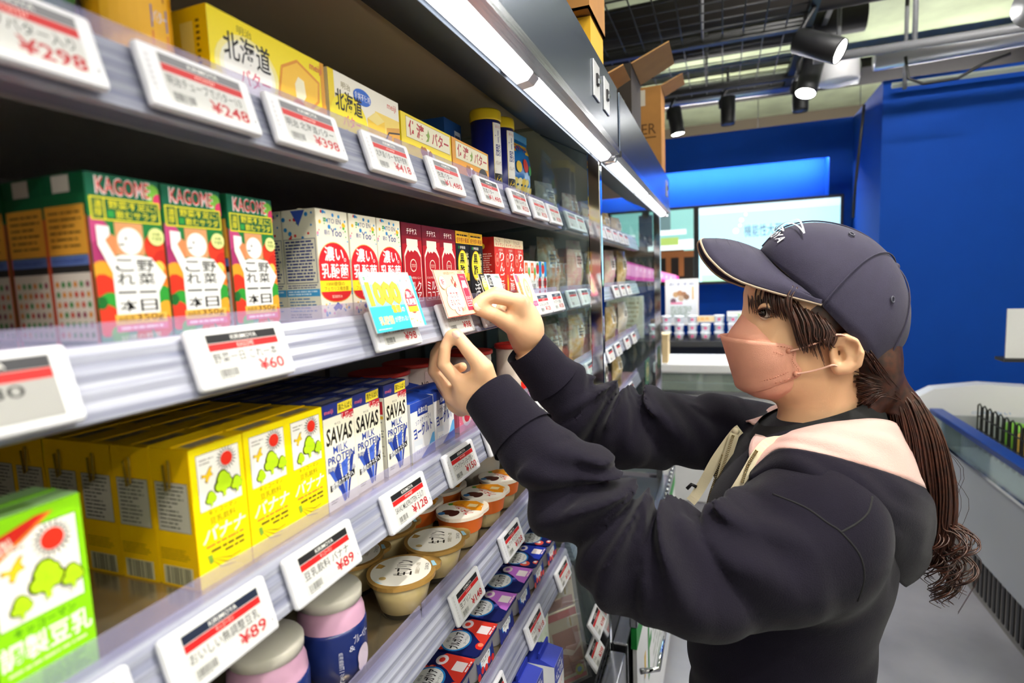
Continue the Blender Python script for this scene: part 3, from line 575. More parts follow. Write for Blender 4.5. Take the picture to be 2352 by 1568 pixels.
# --- black vinegar drink
a = Art(); a.rect(0, 0, CW, CH, '#16130f').rect(0, .094, CW, CH, '#f0b818').text('疲労感を軽減', .003, .0955, .0485, .1035, '#8a1a1a', .02).lines(.004, .105, .047, .1095, 1, '#3a2a10')
for dx, dy in ((0, 0), (.0022, 0), (0, .0022), (.0022, .0022)): a.ell(.009 + dx, .087 + dy, .0011, .0011, '#2f9a44', 8)
a.text('伊藤園', .014, .086, .034, .0905, '#ece6da', .01).ell(.0235, .060, .019, .0245, '#c8a01a', 26).ell(.0235, .060, .0175, .023, '#f4e43a', 26).text('黒酢', .0125, .044, .0285, .080, '#141210', .05, vert=True).text('本醸造', .0335, .048, .046, .082, '#e8d9a0', .0, vert=True).text('で', .020, .031, .031, .040, '#f4f0e4', .03).text('活', .0145, .008, .0375, .031, '#ffffff', .03).rect(.036, .036, .046, .048, '#f0b818').lines(.005, .003, .046, .007, 1, '#cfc6b0')
P_vin = brik(a, Art().rect(0, 0, CD, CH, '#1c1813'), Art().rect(0, 0, CW, CD, '#d8a818'), '#1c1813')
# --- apple vinegar drink
a = Art(); a.rect(0, 0, CW, CH, '#dc3420').rect(0, .096, CW, CH, '#f0dcb4').text('りんごの', .005, .104, .030, .111, '#8a2a18').text('キトサン', .006, .0975, .046, .1035, '#c83a22', .02).text('伊藤園', .02, .0885, .040, .093, '#f4d8c8').ell(.0125, .072, .0085, .012, '#f4c8b0', 20).ell(.0125, .072, .0075, .0108, '#dc3420', 20).text('果実', .008, .068, .017, .0765, '#f4c8b0')
a.text('りんご酢', .024, .012, .047, .088, '#fff6ee', .04, vert=True).poly([(.006, .006), (.016, .006), (.014, .045), (.008, .045)], '#f08a2a').ell(.011, .024, .004, .016, '#f8d03a', 16)
P_ringo = brik(a, Art().rect(0, 0, CD, CH, '#b8241c').lines(.003, .03, .039, .085, 14, '#f0c0b0', .4, .2, 21).ell(.02, .097, .004, .005, '#f0c83a', 12), Art().rect(0, 0, CW, CD, '#c02a1c'), '#b8241c')
# --- small tomato and carrot cartons
def small_front(kind):
    a = Art(); w, h = .038, .074; a.rect(0, 0, w, h, '#f4f4f2')
    if kind == 'tomato':
        a.rect(.020, .040, w, h, '#2a94dc').ell(.010, .058, .011, .012, '#d8281e', 16).ell(.010, .068, .006, .003, '#2f8a34', 10).ell(.024, .026, .012, .014, '#d8281e', 16).ell(.024, .039, .005, .0025, '#2f8a34', 8).ell(.022, .004, .008, .007, '#d8281e', 12).text('100', .006, .018, .036, .032, '#15151a', .05).text('トマト', .005, .034, .034, .041, '#2a3a9a')
    else:
        a.rect(.004, .048, .022, .070, '#f0702a').poly([(.022, .030), (.036, .040), (.036, .046), (.022, .050)], '#f08a2a').ell(.030, .052, .006, .009, '#58b23a', 12).text('100', .010, .012, .034, .026, '#15151a', .05).text('にんじん', .004, .028, .03, .034, '#3a7a2a').text('食', .007, .052, .019, .066, '#fbe8d8')
    return a
P_tom = brik(small_front('tomato'), Art().rect(0, 0, .03, .074, '#2a94dc'), None, '#f4f4f2', .038, .03, .074); P_car = brik(small_front('carrot'), Art().rect(0, 0, .03, .074, '#e87a2a'), None, '#f4f4f2', .038, .03, .074)
# --- soy drinks
def soy_scene(a, x0, y0, x1, y1):
    w, h = x1 - x0, y1 - y0; X = lambda t: x0 + t * w; Y = lambda t: y0 + t * h
    a.rect(x0 - .0004, y0 - .0004, x1 + .0004, y1 + .0004, '#2a2418').rect(x0, y0, x1, y1, '#f3f0e8'); cx, cy = X(.69), Y(.80)
    for i in range(20):
        t = i / 20 * 2 * math.pi; c, s = math.cos(t), math.sin(t); a.poly([(cx + c * w * .16 - s * w * .016, cy + s * w * .16 + c * w * .016), (cx + c * w * .265, cy + s * w * .265), (cx + c * w * .16 + s * w * .016, cy + s * w * .16 - c * w * .016)], '#2a1c14')
    a.ell(cx, cy, w * .145, w * .145, '#e2301c', 20)
    def tree(tx, ty, q):
        for k, c in ((1.24, '#3a3014'), (1., '#b6dc1c')):
            for dx, dy, r in ((0, 0, .10), (-.07, -.05, .07), (.075, -.04, .075), (0, .08, .075), (-.04, .05, .06), (.05, .04, .065), (0, -.10, .05)): a.ell(X(tx + dx * q), Y(ty) + dy * q * w, r * q * w * k, r * q * w * k, c, 10)
        a.rect(X(tx) - w * .025 * q, Y(ty) - w * .20 * q, X(tx) + w * .025 * q, Y(ty) - w * .10 * q, '#b6dc1c')
    tree(.56, .40, 1.45); tree(.86, .30, .95); tree(.24, .20, .85)
    for k, c in ((1.12, '#4a3410'), (1., '#f6c820')):
        a.poly([(X(.24) + dx * w * k, Y(.60) + dy * w * k) for dx, dy in ((-.14, .05), (-.05, .03), (.03, .14), (.09, .16), (.06, .06), (.10, -.01), (.02, -.03), (-.03, -.13), (-.08, -.10), (-.06, -.02), (-.15, -.01))], c)
    a.lines(X(.06), Y(.80), X(.40), Y(.93), 2, '#8a8478', .3)
    return a
def soy_yellow():
    a = Art(); w, h = CW, CH; a.rect(0, 0, w, h, '#fce400'); soy_scene(a, .006, .061, .0465, .1065)
    a.text('キッコーマン', .013, .0555, .041, .0598, '#5a4a10', .01).text('豆乳飲料', .0135, .0485, .0385, .0540, '#7a6a14', .0).text('バナナ', .0065, .034, .0475, .0465, '#fffce8', .05, skew=.25).rect(.005, .0478, .047, .0481, '#c8b000').lines(.008, .0295, .046, .033, 1, '#e08a2a').lines(.012, .0245, .046, .0285, 1, '#6a5a14').lines(.025, .0205, .046, .024, 1, '#6a5a14')
    for k in range(3): a.poly([(.010, .022), (.020 + k * .005, .010 + k * .002), (.034 + k * .003, .007 + k * .004), (.034 + k * .003, .0076 + k * .004), (.0205 + k * .005, .0107 + k * .002)], '#8a7a20')
    a.poly([(.008, .0245), (.012, .0245), (.013, .018), (.010, .017)], '#7fa83a')
    return a
def soy_yside():
    a = Art(); a.rect(0, 0, CD, CH, '#f2bd00').rect(.0035, .046, .039, .0865, '#6a6458').rect(.004, .0465, .0385, .086, '#c4bcae').lines(.006, .048, .037, .085, 11, '#4a463c', .35, .5, 31).lines(.003, .022, .036, .032, 5, '#6a5410', .3, .3, 33).rect(.004, .002, .036, .017, '#d9cfa8').bars(.006, .002, .034, .0165, '#4a4434')
    return a
P_soyy = brik(soy_yellow(), soy_yside(), Art().rect(0, 0, CW, CD, '#f0c400').rect(.006, .005, .040, .017, '#a89a80').lines(.008, .006, .038, .016, 3, '#5a5240', .4), '#f2bd00', straw=True, topcol='#f0c400')
a = Art(); a.rect(0, 0, CW, CH, '#8cd60e'); soy_scene(a, .003, .050, .0475, .102); a.poly([(0, .085), (0, .099), (.030, .1085), (.036, .1085)], '#e8842a').poly([(0, .088), (0, .101), (.026, .1085), (.033, .1085)], '#d8281c').text('調製', .002, .092, .014, .100, '#f4e8d8', .02, rot=18)
a.text('キッコーマン', .009, .0425, .042, .0475, '#2f7a10', .03).text('調製豆乳', .001, .0265, .050, .041, '#f4fae8', .05).lines(.004, .0215, .048, .0245, 1, '#d8f0b0').ell(.0075, .0085, .0075, .0065, '#e02c1c', 20).text('の', .005, .0065, .010, .012, '#f4b8a0').lines(.020, .004, .047, .018, 5, '#3a7a10', .35)
P_soyg = brik(a, Art().rect(0, 0, CD, CH, '#7ac40c'), Art().rect(0, 0, CW, CD, '#8fb87a').rect(.004, .004, .03, .016, '#6f9a4a'), '#7ac40c', h=CH)
# --- milk protein drink
a = Art(); w, h = CW, CH; a.rect(0, 0, w, h, '#f6f0da').rect(0, .0985, w, h, '#22327f').text('meiji', .003, .1015, .017, .107, '#e86a7a', .02)
a.poly([(.024, .100), (.0495, .101), (.0505, .1118), (.025, .1108)], '#f8e03a').text('高たんぱく', .026, .1025, .049, .1095, '#141414', .02).rect(.030, .0945, w, .1, '#c8202c').text('15g', .031, .0905, .050, .0985, '#ffffff', .06).text('15g', .0315, .091, .0495, .098, '#d02c34', .02)
a.text('ザバス', .018, .0885, .028, .0915, '#2a2a2a').text('SAVAS', .0035, .069, .0475, .0875, '#15130f', .06, skew=.1)
a.poly([(.004, .042), (.011, .042), (.0255, .003), (.0285, .003)], '#3a58b8').poly([(.012, .040), (.020, .050), (.030, .004), (.027, .004)], '#22388f').poly([(.024, .046), (.036, .050), (.031, .006), (.029, .006)], '#4a6ad0').poly([(.040, .048), (.048, .054), (.033, .004), (.031, .004)], '#22388f')
a.text('MILK', .013, .0585, .038, .0670, '#2c46a0', .03).text('PROTEIN', .0035, .0485, .0485, .0572, '#2c46a0', .03).text('脂肪0', .002, .0405, .015, .0465, '#4a5aa0', .01).text('ミルク', .018, .0400, .040, .0475, '#2c46a0', .02).text('乳製品', .032, .0335, .048, .0385, '#5a6ab0')
a.poly([(.004, .0205), (.046, .0265), (.046, .0335), (.004, .0275)], '#12121a').text('理想のカラダへ', .0055, .0230, .0445, .0310, '#ffffff', .02, rot=8).lines(.004, .006, .016, .011, 2, '#a8a48a')
P_sav = brik(a, Art().rect(0, 0, CD, CH, '#f0ead4').rect(0, .0985, CD, CH, '#22327f').rect(.018, .078, .040, .094, '#d8303a').lines(.02, .080, .038, .092, 3, '#fff0ec').rect(.018, .072, .040, .076, '#f0c030').lines(.018, .045, .040, .07, 7, '#8a8a86', .4).lines(.018, .02, .04, .04, 5, '#b0a890', .4), Art().rect(0, 0, CW, CD, '#1d2a66').rect(.006, .005, .042, .017, '#8f8b92').lines(.008, .006, .04, .016, 3, '#54546a', .4).rect(.012, .026, .040, .036, '#8f8b92'), '#1d2a66')
# --- drinking yogurt cartons with sloping tops
def gable(front, w, d, h, topc, bodyc, ridge=.012, slope=.018, leftart=None):
    b = MB(); bc, tc = ink(bodyc), ink(topc)
    b.add([(0, 0, 0), (w, 0, 0), (w, d, 0), (0, d, 0), (0, 0, h), (w, 0, h), (w, d, h), (0, d, h)], [(0, 3, 2, 1), (0, 1, 5, 4), (1, 2, 6, 5), (2, 3, 7, 6), (3, 0, 4, 7)], bc)
    P = [('carton_body', b.mesh('carton_body'))]
    r = MB().add([(0, 0, h), (w, 0, h), (w, d, h), (0, d, h), (.004, d * .45, h + slope), (w - .004, d * .45, h + slope), (w - .004, d * .55, h + slope), (.004, d * .55, h + slope)], [(0, 1, 5, 4), (1, 2, 6, 5), (2, 3, 7, 6), (3, 0, 4, 7), (4, 5, 6, 7)], tc)
    if ridge: r.box(.003, w - .003, d * .47, d * .53, h + slope - .001, h + slope + ridge, tc)
    P.append(('folded_top', r.mesh('folded_top')))
    if front: P.append(('front_print', front.mesh('front_print', (0, 0, 0), (1, 0, 0), (0, 0, 1))))
    if leftart: P.append(('side_print', leftart.mesh('side_print', (0, d, 0), (0, -1, 0), (0, 0, 1))))
    return P
a = Art(); w, h = .062, .078; a.rect(0, 0, w, h, '#f0f0f2').poly([(0, .066), (w, .066), (w, h), (0, h)], '#2448b0').rect(.018, .058, .046, .072, '#1c3a9c').text('会津の雪', .020, .061, .044, .069, '#ffffff', .02).text('ソフトクリーミィ', .012, .048, .054, .055, '#2a3a90', .02, rot=6).text('ヨーグルト', .006, .030, .057, .047, '#1f3a9f', .06, rot=6)
a.poly([(0, 0), (.03, 0), (.045, .012), (.056, .026), (w, .027), (w, 0)], '#6ab4e8').poly([(.022, 0), (.040, .009), (w, .012), (w, 0)], '#2a5ac8').poly([(.006, .004), (.026, .002), (.028, .026), (.005, .027)], '#e8eef6').poly([(.007, .004), (.025, .003), (.026, .018), (.007, .02)], '#ffffff').text('ミルク', .010, .008, .024, .014, '#4a6ab0')
P_yog = gable(a, w, .055, h, '#2448b0', '#eeeef0', ridge=0, slope=.006)
a = Art(); w, h = .062, .19; a.rect(0, 0, w, h, '#f4f4f4').rect(0, .148, w, h, '#2b3aa8').text('会津の', .02, .176, .045, .185, '#ffffff', .02).text('べこの乳', .006, .152, .057, .174, '#ffffff', .05).text('おいしい', .012, .13, .05, .144, '#d83a2a', .02, rot=5).ell(.022, .075, .012, .016, '#3a4a8a', 18).ell(.022, .075, .010, .014, '#f4f4f4', 18).text('牛乳', .012, .02, .05, .05, '#2b3aa8', .03)
P_milk = gable(a, w, .062, h, '#2b3aa8', '#f2f2f2', ridge=.012, slope=.008)

# ------------------------------------------------------------------ placing the drink cartons
ORD = ('front', 'second', 'third', 'fourth', 'fifth', 'sixth', 'seventh')
def column(P, name, what, cat, x, y, z, n, group, where, pitch=.0434, jit=.0006, rz=0.):
    r = random.Random(int(x * 1000))
    for k in range(n):
        lab = '%s, %s row of the %s column' % (what, ORD[k], where)
        place(P, name, lab, cat, (x + jit * (r.random() - .5) * 2, y + k * pitch, z), rz + (r.random() - .5) * .02, group)
Z1, Z2, Z3, Z4, Z5 = DECK; FY0 = .385
G = 'vegetable juice cartons'
column(P_veg, 'juice_carton', 'green and red vegetable juice carton', 'carton', .2555, FY0, Z2, 5, G, 'left')
column(P_veg, 'juice_carton', 'green and red vegetable juice carton', 'carton', .3095, FY0 + .001, Z2, 2, G, 'middle')
column(P_veg, 'juice_carton', 'green and red vegetable juice carton', 'carton', .3675, FY0, Z2, 2, G, 'right', rz=.03)
place(brik(Art().rect(0, 0, CW, CH, '#d8301c'), None, None, '#c02a1a'), 'juice_carton', 'plain red carton at the left edge of the view', 'carton', (.146, FY0 + .002, Z2))
G = 'dotted lactic drink cartons'
for nm, x, n in (('left', .4765, 3), ('middle', .5305, 2), ('right', .5845, 2)): column(P_yoo, 'drink_carton', 'cream dotted lactic drink carton', 'carton', x, FY0, Z2, n, G, nm)
for nm, x in (('left', .640), ('middle', .6925), ('right', .745)): column(P_cocoa, 'drink_carton', 'dark red milk cocoa carton', 'carton', x, FY0, Z2, 1, 'cocoa cartons', nm)
for nm, x in (('left', .797), ('right', .849)): column(P_vin, 'drink_carton', 'black and yellow vinegar drink carton', 'carton', x, FY0, Z2, 1, 'vinegar cartons', nm)
for nm, x in (('left', .955), ('middle', 1.0075), ('right', 1.06)): column(P_ringo, 'drink_carton', 'red apple vinegar carton', 'carton', x, FY0, Z2, 1 + (nm == 'left'), 'apple vinegar cartons', nm)
place(P_car, 'small_carton', 'small white carton with an orange carrot panel, beside the red cartons', 'carton', (1.116, FY0, Z2)); place(P_car, 'small_carton', 'small white carton with a carrot panel, between carrot and tomato cartons', 'carton', (1.156, FY0, Z2))
place(P_tom, 'small_carton', 'small tomato juice carton next to the carrot cartons', 'carton', (1.196, FY0, Z2)); place(P_tom, 'small_carton', 'small tomato juice carton last before the glass', 'carton', (1.236, FY0, Z2))
G = 'yellow soy drink cartons'
for nm, x in (('left', .309), ('middle', .361), ('right', .4125)): column(P_soyy, 'soy_carton', 'yellow banana soy drink carton', 'carton', x, FY0, Z3, 6, G, nm)
place(P_soyg, 'soy_carton', 'lime green soy milk carton standing alone in front of the yellow cartons', 'carton', (.172, .374, Z3), .02)
G = 'milk protein cartons'
for nm, x, n in (('left', .4645, 6), ('middle', .518, 6), ('right', .577, 6)): column(P_sav, 'protein_carton', 'cream and navy milk protein carton', 'carton', x, FY0 + (.0 if nm != 'middle' else .002), Z3, n, G, nm)
for i, x in enumerate((.632, .703)): place(P_yog, 'yogurt_carton', 'white and blue soft yogurt carton %s' % ('beside the protein cartons' if i == 0 else 'below the raised hand'), 'carton', (x, FY0 - .002 + .004 * i, Z3), 0, 'soft yogurt cartons')
for i, x in enumerate((.632, .703)): place(P_yog, 'yogurt_carton', 'white and blue soft yogurt carton in the back row, %s' % ('first' if i == 0 else 'second'), 'carton', (x, FY0 + .058, Z3), 0, 'soft yogurt cartons')
for i, x in enumerate((.958, .888)): place(P_milk, 'milk_carton', 'white milk carton with a blue name panel, %s' % ('near the ham packs' if i == 0 else 'low at the frame edge'), 'carton', (x, .30 + .02 * i, .60), .0, 'milk cartons')

# ================================================================== price tags
TW, TH = .093, .0455
_m = MB(); _t = .0075
_m.box(0, TW, 0, _t, 0, TH, mat('tag casing', '#dfdfe4', .4), .003); TAG_CASE = _m.mesh('tag_casing')
M_paper = mat('e-paper', '#cdccc9', .5, spec=.3)
M_case = mat('tag casing', '#dfdfe4', .4)
TAG_SCR = MB().box(.0135, .0825, -.0002, .0004, .0055, .0405, M_paper).mesh('tag_screen')
DARK_TAG = MB().box(.0135, .0825, -.0002, .0004, .0055, .0405, mat('grey e-paper', '#9a9996', .4)).mesh('tag_screen')
_tagc = {}
def tag_art(nm, price, band, full=True):
    a = Art(); a.rect(.0142, .0335, .0818, .0400, band).rect(.0142, .0275, .0818, .0330, '#c01f1f')
    if full: a.text('KIRIMOYA', .036, .0350, .061, .0385, '#e8e6e2', .01).text('キッコーマン' if '豆乳' in nm else 'KAGOME' if nm[:2] in ('野菜', 'にん', 'トマ') else '伊藤園' if '酢' in nm or '濃い' in nm else 'meiji', .040, .0285, .056, .0322, '#f6c8c0')
    if nm: a.text(nm, .0155, .0180, .0155 + min(.062, .0085 * len(nm) * (.55 if nm.isascii() else 1)), .0260, '#232323', .01)
    a.bars(.017, .0075, .034, .0135, '#5a5a58', len(nm) + 5).lines(.017, .0055, .03, .0072, 1, '#8a8a88')
    if price: a.text('¥' + price, .0805 - .0085 * (len(price) + 1), .0068, .0812, .0165, '#b0141b', .045)
    for q in range(7): a.rect(.004, .010 + q * .004, .0066, .0122 + q * .004, '#cfcdd0')
    a.rect(.0866, .0085, .0878, .0115, '#8a8a8e'); return a
def price_tag(label, xc, k, nm, price, band='#1f1e20', dark=False, full=True, out=.0):
    """tag clipped to the slanted face of rail k, xc = middle of its width"""
    al = math.atan2(RAIL_TOP[0] - RAIL_BOT[0], RAIL_TOP[1] - RAIL_BOT[1])
    o = thing('price_tag', label, 'price tag', (xc - TW / 2, RAIL_BOT[0] - .0096 - out, DECK[k] + RAIL_BOT[1] + .001 + (.0035 if k < 2 else 0)), rot=(-al, 0, 0), group='electronic shelf price tags')
    ob('tag_casing', TAG_CASE, o); s = ob('tag_screen', DARK_TAG if dark else TAG_SCR, o)
    key = (nm, price, band, full)
    if key not in _tagc: _tagc[key] = tag_art(nm, price, band, full).mesh('tag_print', (0, 0, 0), (1, 0, 0), (0, 0, 1))
    ob('tag_print', _tagc[key], s); return o
GB = '#77767a'
price_tag('price tag reading 298 yen at the top left corner', .201, 0, 'チューブバター入り', '298', GB)
price_tag('price tag reading 248 yen under the orange tube', .320, 0, '明治チューブでバター1/3', '248', GB)
price_tag('price tag reading 398 yen under the yellow butter box', .430, 0, '明治 北海道バター', '398', GB)
price_tag('price tag reading 418 yen under the white and yellow butter box', .563, 0, '北海道バター 食塩不使用', '418', '#8a8890')
price_tag('price tag with small black print under the first Sado butter box', .702, 0, '佐渡バター', '1,480', GB)
price_tag('washed out price tag under the orange butter box', .852, 0, '佐渡バター', '1,480')
price_tag('price tag reading 323 yen under the blue tubs', .993, 0, '十勝パルメザン', '323', GB)
price_tag('pale price tag under the snack bag', 1.112, 0, 'カマンベール', '328', '#b0aeb2')
price_tag('pale price tag last before the end glass on the top rail', 1.222, 0, 'チーズ', '298', '#b0aeb2')
price_tag('blurred grey price tag at the left edge of the second rail', .166, 1, '¥1,480', '', '#3a3a3e', dark=True)
price_tag('price tag reading 60 yen below the vegetable juice', .3355, 1, '野菜一日 これ一本', '60')
price_tag('price tag reading 98 yen half behind the blue 1000 card', .552, 1, '濃い乳酸菌', '98', out=.001)
price_tag('price tag reading 98 yen pinched by the worker', .708, 1, 'ミルクがおいしいミルクココア', '98', out=.001)
price_tag('price tag hidden behind the vinegar recipe card and hand', .845, 1, '黒酢で活', '98')
price_tag('price tag reading 98 yen below the pink card', 1.0, 1, 'りんご酢', '98')
price_tag('price tag below the small carrot cartons', 1.118, 1, 'にんじん100', '128', '#3a4152')
price_tag('price tag below the small tomato cartons', 1.222, 1, 'トマト100', '128', '#3a4152')
price_tag('price tag cut by the bottom edge below the green carton', .180, 2, '調製豆乳', '89')
price_tag('price tag reading 89 yen with a long soy milk name', .293, 2, 'おいしい無調整豆乳', '89', '#1c2438')
price_tag('price tag reading 89 yen below the yellow banana cartons', .408, 2, '豆乳飲料 バナナ', '89')
price_tag('price tag reading 128 yen below the protein cartons', .557, 2, 'SAVAS MILKPROTEIN ミルク', '128')
price_tag('shaded price tag reading 150 yen below the yogurt cartons', .705, 2, 'ソフトクリーミィヨーグルト', '150')
price_tag('price tag just before the worker\'s cuff on the third rail', .842, 2, 'さけるチーズ', '128')
price_tag('price tag between the worker\'s sleeves on the third rail', 1.10, 2, 'いちごミルク', '118')
price_tag('price tag on the fourth rail hidden at the far sleeve edge', 1.06, 3, 'ヨーグルト', '118')
price_tag('price tag reading 148 yen below the raw puddings', .703, 3, '生プリン', '148')
price_tag('price tag reading 128 yen below the orange puddings', .888, 3, '8g プッチンプリン', '128')
price_tag('price tag reading 118 yen on the fifth rail above the milk', .995, 4, 'ブルガリア', '118')
price_tag('price tag reading 138 yen on the fifth rail by the ham', 1.205, 4, '生ハム', '138')
price_tag('price tag at the bottom frame edge of the fifth rail', .785, 4, '苺', '118')
# ------------------------------------------------------------------ cards standing over tags
def shelf_card(label, x, k, w, h, art, dy=.013, dz=-.022, th=.0012):
    al = math.atan2(RAIL_TOP[0] - RAIL_BOT[0], RAIL_TOP[1] - RAIL_BOT[1])
    o = thing('shelf_card', label, 'sign', (x, RAIL_BOT[0] - dy - .004, DECK[k] + dz + .006), rot=(-al, 0, 0), group='advert cards on the second rail')
    ob('card', MB().box(0, w, 0, th, 0, h, ink('#f3efe6')).mesh('card'), o); ob('print', art.mesh('print', (0, 0, 0), (1, 0, 0), (0, 0, 1), clip=(0, 0, w, h)), o); return o
a = Art(); w, h = .098, .066
a.rect(0, 0, w, h, '#38b4d4').rect(0, h * .42, w * .72, h, '#8ed4e4').rect(0, h * .80, w * .72, h, '#eaf4f4').rect(w * .72, 0, w, h, '#f6f2e2').text('ITO EN', .012, h - .009, .030, h - .004, '#2a3a6a')
for dx, dy in ((0, 0), (.002, 0), (0, .002), (.002, .002)): a.ell(.0055 + dx, h - .008 + dy, .001, .001, '#2f9a44', 8)
a.text('1000', .004, .028, .068, .056, '#b87a14', .20).text('1000', .005, .029, .067, .055, '#fbe83a', .11).text('億個', .040, .019, .058, .029, '#c88a1a', .08).text('億個', .0405, .0195, .0575, .0285, '#fbe83a', .03).text('の', .060, .0195, .066, .025, '#ffffff').text('乳酸菌', .010, .007, .038, .017, '#a8781a', .08).text('乳酸菌', .0105, .0075, .0375, .0165, '#fbf6a8', .03).text('が摂れる!', .040, .0085, .068, .015, '#d8f2fa', .02).lines(.004, .002, .03, .004, 1, '#c8ecf4')
a.ell(.085, .031, .0115, .0155, '#e8b85a', 22).ell(.085, .031, .0108, .0148, '#d8304a', 22).rect(.0742, .018, .0958, .0245, '#fbe02a').text('濃い', .078, .035, .092, .043, '#ffffff', .03).text('乳酸菌', .0755, .0262, .0945, .034, '#ffffff', .02).text('Yoo', .080, .051, .091, .0545, '#2a3f90')
dots(a, .073, .055, .097, .065, 10, ['#e02c2c', '#2a8ad0', '#f0c020', '#58b83a'], .0005, .0012, 3); dots(a, .073, .002, .097, .014, 14, ['#f08ab8', '#2a8ad0', '#f0c020', '#58b83a'], .0005, .0014, 4)
shelf_card('bright blue 1000 card in front of the 98 yen tag', .494, 1, w, h, a, dy=.012)
shelf_card('blue card edge peeking out behind the 1000 card', .504, 1, w, h - .004, Art().rect(0, 0, w, h, '#4abfe0'), dy=.0095)
a = Art(); w, h = .094, .066                       # the girl mascot of the card is left out
a.rect(0, 0, w, h, '#b83a34').rect(.001, .001, w - .001, h - .001, '#f6d3ab').rect(.067, .006, .0915, .060, '#c82a4a').text('100年品質のチチヤス', .026, .0585, .060, .063, '#b04a4a').text('伊藤園', .070, .0605, .084, .064, '#6a8a4a')
for cx, cy, rx, ry in ((.036, .022, .022, .012), (.022, .020, .010, .010), (.050, .020, .010, .010), (.028, .032, .011, .009), (.045, .032, .010, .009), (.036, .036, .009, .007), (.036, .010, .010, .008)): a.ell(cx, cy, rx + .0006, ry + .0006, '#c88a70', 16)
for cx, cy, rx, ry in ((.036, .022, .022, .012), (.022, .020, .010, .010), (.050, .020, .010, .010), (.028, .032, .011, .009), (.045, .032, .010, .009), (.036, .036, .009, .007), (.036, .010, .010, .008)): a.ell(cx, cy, rx, ry, '#fffaf2', 16)
a.text('カカオ', .024, .026, .048, .035, '#b04a48', .03).text('ミルクに', .020, .015, .046, .024, '#b04a48', .03).text('負けない!', .034, .006, .058, .0135, '#b04a48', .03).ell(.015, .048, .010, .010, '#f2b79a', 18).ell(.015, .048, .0085, .0085, '#fbe3cf', 18).text('新', .0105, .0435, .0195, .0525, '#c83a5a', .02)
for dx, dy in ((0, 0), (.005, .004), (.009, -.003), (.004, -.006)): a.ell(.044 + dx, .049 + dy, .0018, .004, '#a83a34', 10)
a.poly([(.073, .050), (.086, .050), (.086, .046), (.0885, .041), (.0885, .012), (.0705, .012), (.0705, .041), (.073, .046)], '#f8e8e0').poly([(.0715, .040), (.0745, .038), (.078, .040), (.083, .0385), (.0875, .040), (.0875, .013), (.0715, .013)], '#c82a4a').text('ミルク', .0725, .022, .0865, .027, '#ffffff', .02).text('ココア', .0725, .015, .0865, .0205, '#ffffff', .02).text('チチヤス', .074, .0535, .085, .057, '#ffe8e0')
shelf_card('cream and red milk cocoa card held between the worker\'s fingers', .652, 1, w, h, a, dy=.0135, dz=-.018)
a = Art(); a.rect(0, 0, .085, .064, '#cfe0e8').rect(0, .03, .022, .064, '#1a1814').ell(.013, .045, .010, .012, '#e8d83a', 16).text('黒酢', .005, .042, .02, .062, '#f4ecd0', .02).rect(.03, .042, .046, .062, '#2a2a2a').text('血圧', .032, .044, .044, .060, '#f0f0ea', .02).ell(.055, .022, .02, .016, '#e8b878', 18).ell(.055, .022, .016, .012, '#f4dcae', 18).text('伊藤園', .062, .056, .08, .061, '#5a8a5a')
shelf_card('pale blue vinegar recipe card partly behind the hand', .80, 1, .085, .064, a, dy=.012)
a = Art(); a.rect(0, 0, .085, .064, '#f9c8d4').rect(0, 0, .085, .010, '#e85a8a').text('食事のおともにサポートドリンク', .004, .002, .081, .008, '#fff0f4').ell(.050, .030, .017, .026, '#f8d88a', 18).rect(.008, .014, .022, .06, '#f4a85a').text('りんご酢', .011, .016, .019, .058, '#e8506a', .02, vert=True).ell(.05, .034, .011, .016, '#fbe8b8', 16).text('美', .045, .026, .056, .042, '#e8906a', .02).rect(.004, .048, .016, .062, '#e86a8a')
shelf_card('pink apple vinegar card beside the small cartons', .955, 1, .085, .064, a, dy=.012)

# ================================================================== top shelf goods
def cardbox(front, left, w, d, h, c, topc=None):
    P = [('box', MB().box(0, w, 0, d, 0, h, ink(c), .0012).mesh('box')), ('front_print', front.mesh('front_print', (0, 0, 0), (1, 0, 0), (0, 0, 1), clip=(0, 0, w, h)))]
    if left: P.append(('side_print', left.mesh('side_print', (0, d, 0), (0, -1, 0), (0, 0, 1), clip=(0, 0, d, h))))
    P.append(('tuck_flap', MB().box(.002, w - .002, .002, d - .002, h, h + .0008, ink(topc or c)).mesh('tuck_flap'))); return P
BH = .071
a = Art(); w = .142; a.rect(0, 0, w, BH, '#ffe714').rect(.003, .000, .075, .022, '#fdf6c0')
for q, c in ((.036, '#fff19a'), (.031, '#fffbe0'), (.027, '#fffdf6')): a.ell(.040, .030, q, q * .8, c, 26)
a.text('明治', .030, .059, .046, .066, '#8a7a1a').text('北海道', .014, .035, .066, .058, '#15130e', .03).text('バター', .030, .018, .064, .032, '#e05a78', .03)
a.poly([(.073, .020), (.080, .050), (.102, .062), (.134, .050), (.132, .030), (.112, .012), (.09, .008)], '#e8982a').poly([(.076, .022), (.082, .048), (.102, .059), (.131, .048), (.129, .031), (.111, .015), (.092, .012)], '#ffc93a').poly([(.098, .026), (.106, .022), (.112, .030), (.110, .044), (.102, .046), (.097, .038)], '#fff6d0').ell(.101, .020, .008, .005, '#d8701a', 14).rect(.136, .0, w, BH, '#e8a01e').text('meiji', .120, .057, .138, .066, '#e87a5a', .02).poly([(.088, 0), (w, .030), (w, 0)], '#f0a82a')
place(cardbox(a, Art().rect(0, 0, .065, BH, '#f2c800').rect(.036, .004, .050, .06, '#f8de6a').lines(.053, .02, .057, .062, 9, '#7a5a10', .5, 0), .142, .065, BH, '#f6cc10', '#c8321c'), 'butter_box', 'bright yellow butter box with toast picture, largest on the top shelf', 'box', (.364, FY0, Z1), 0, 'butter boxes')
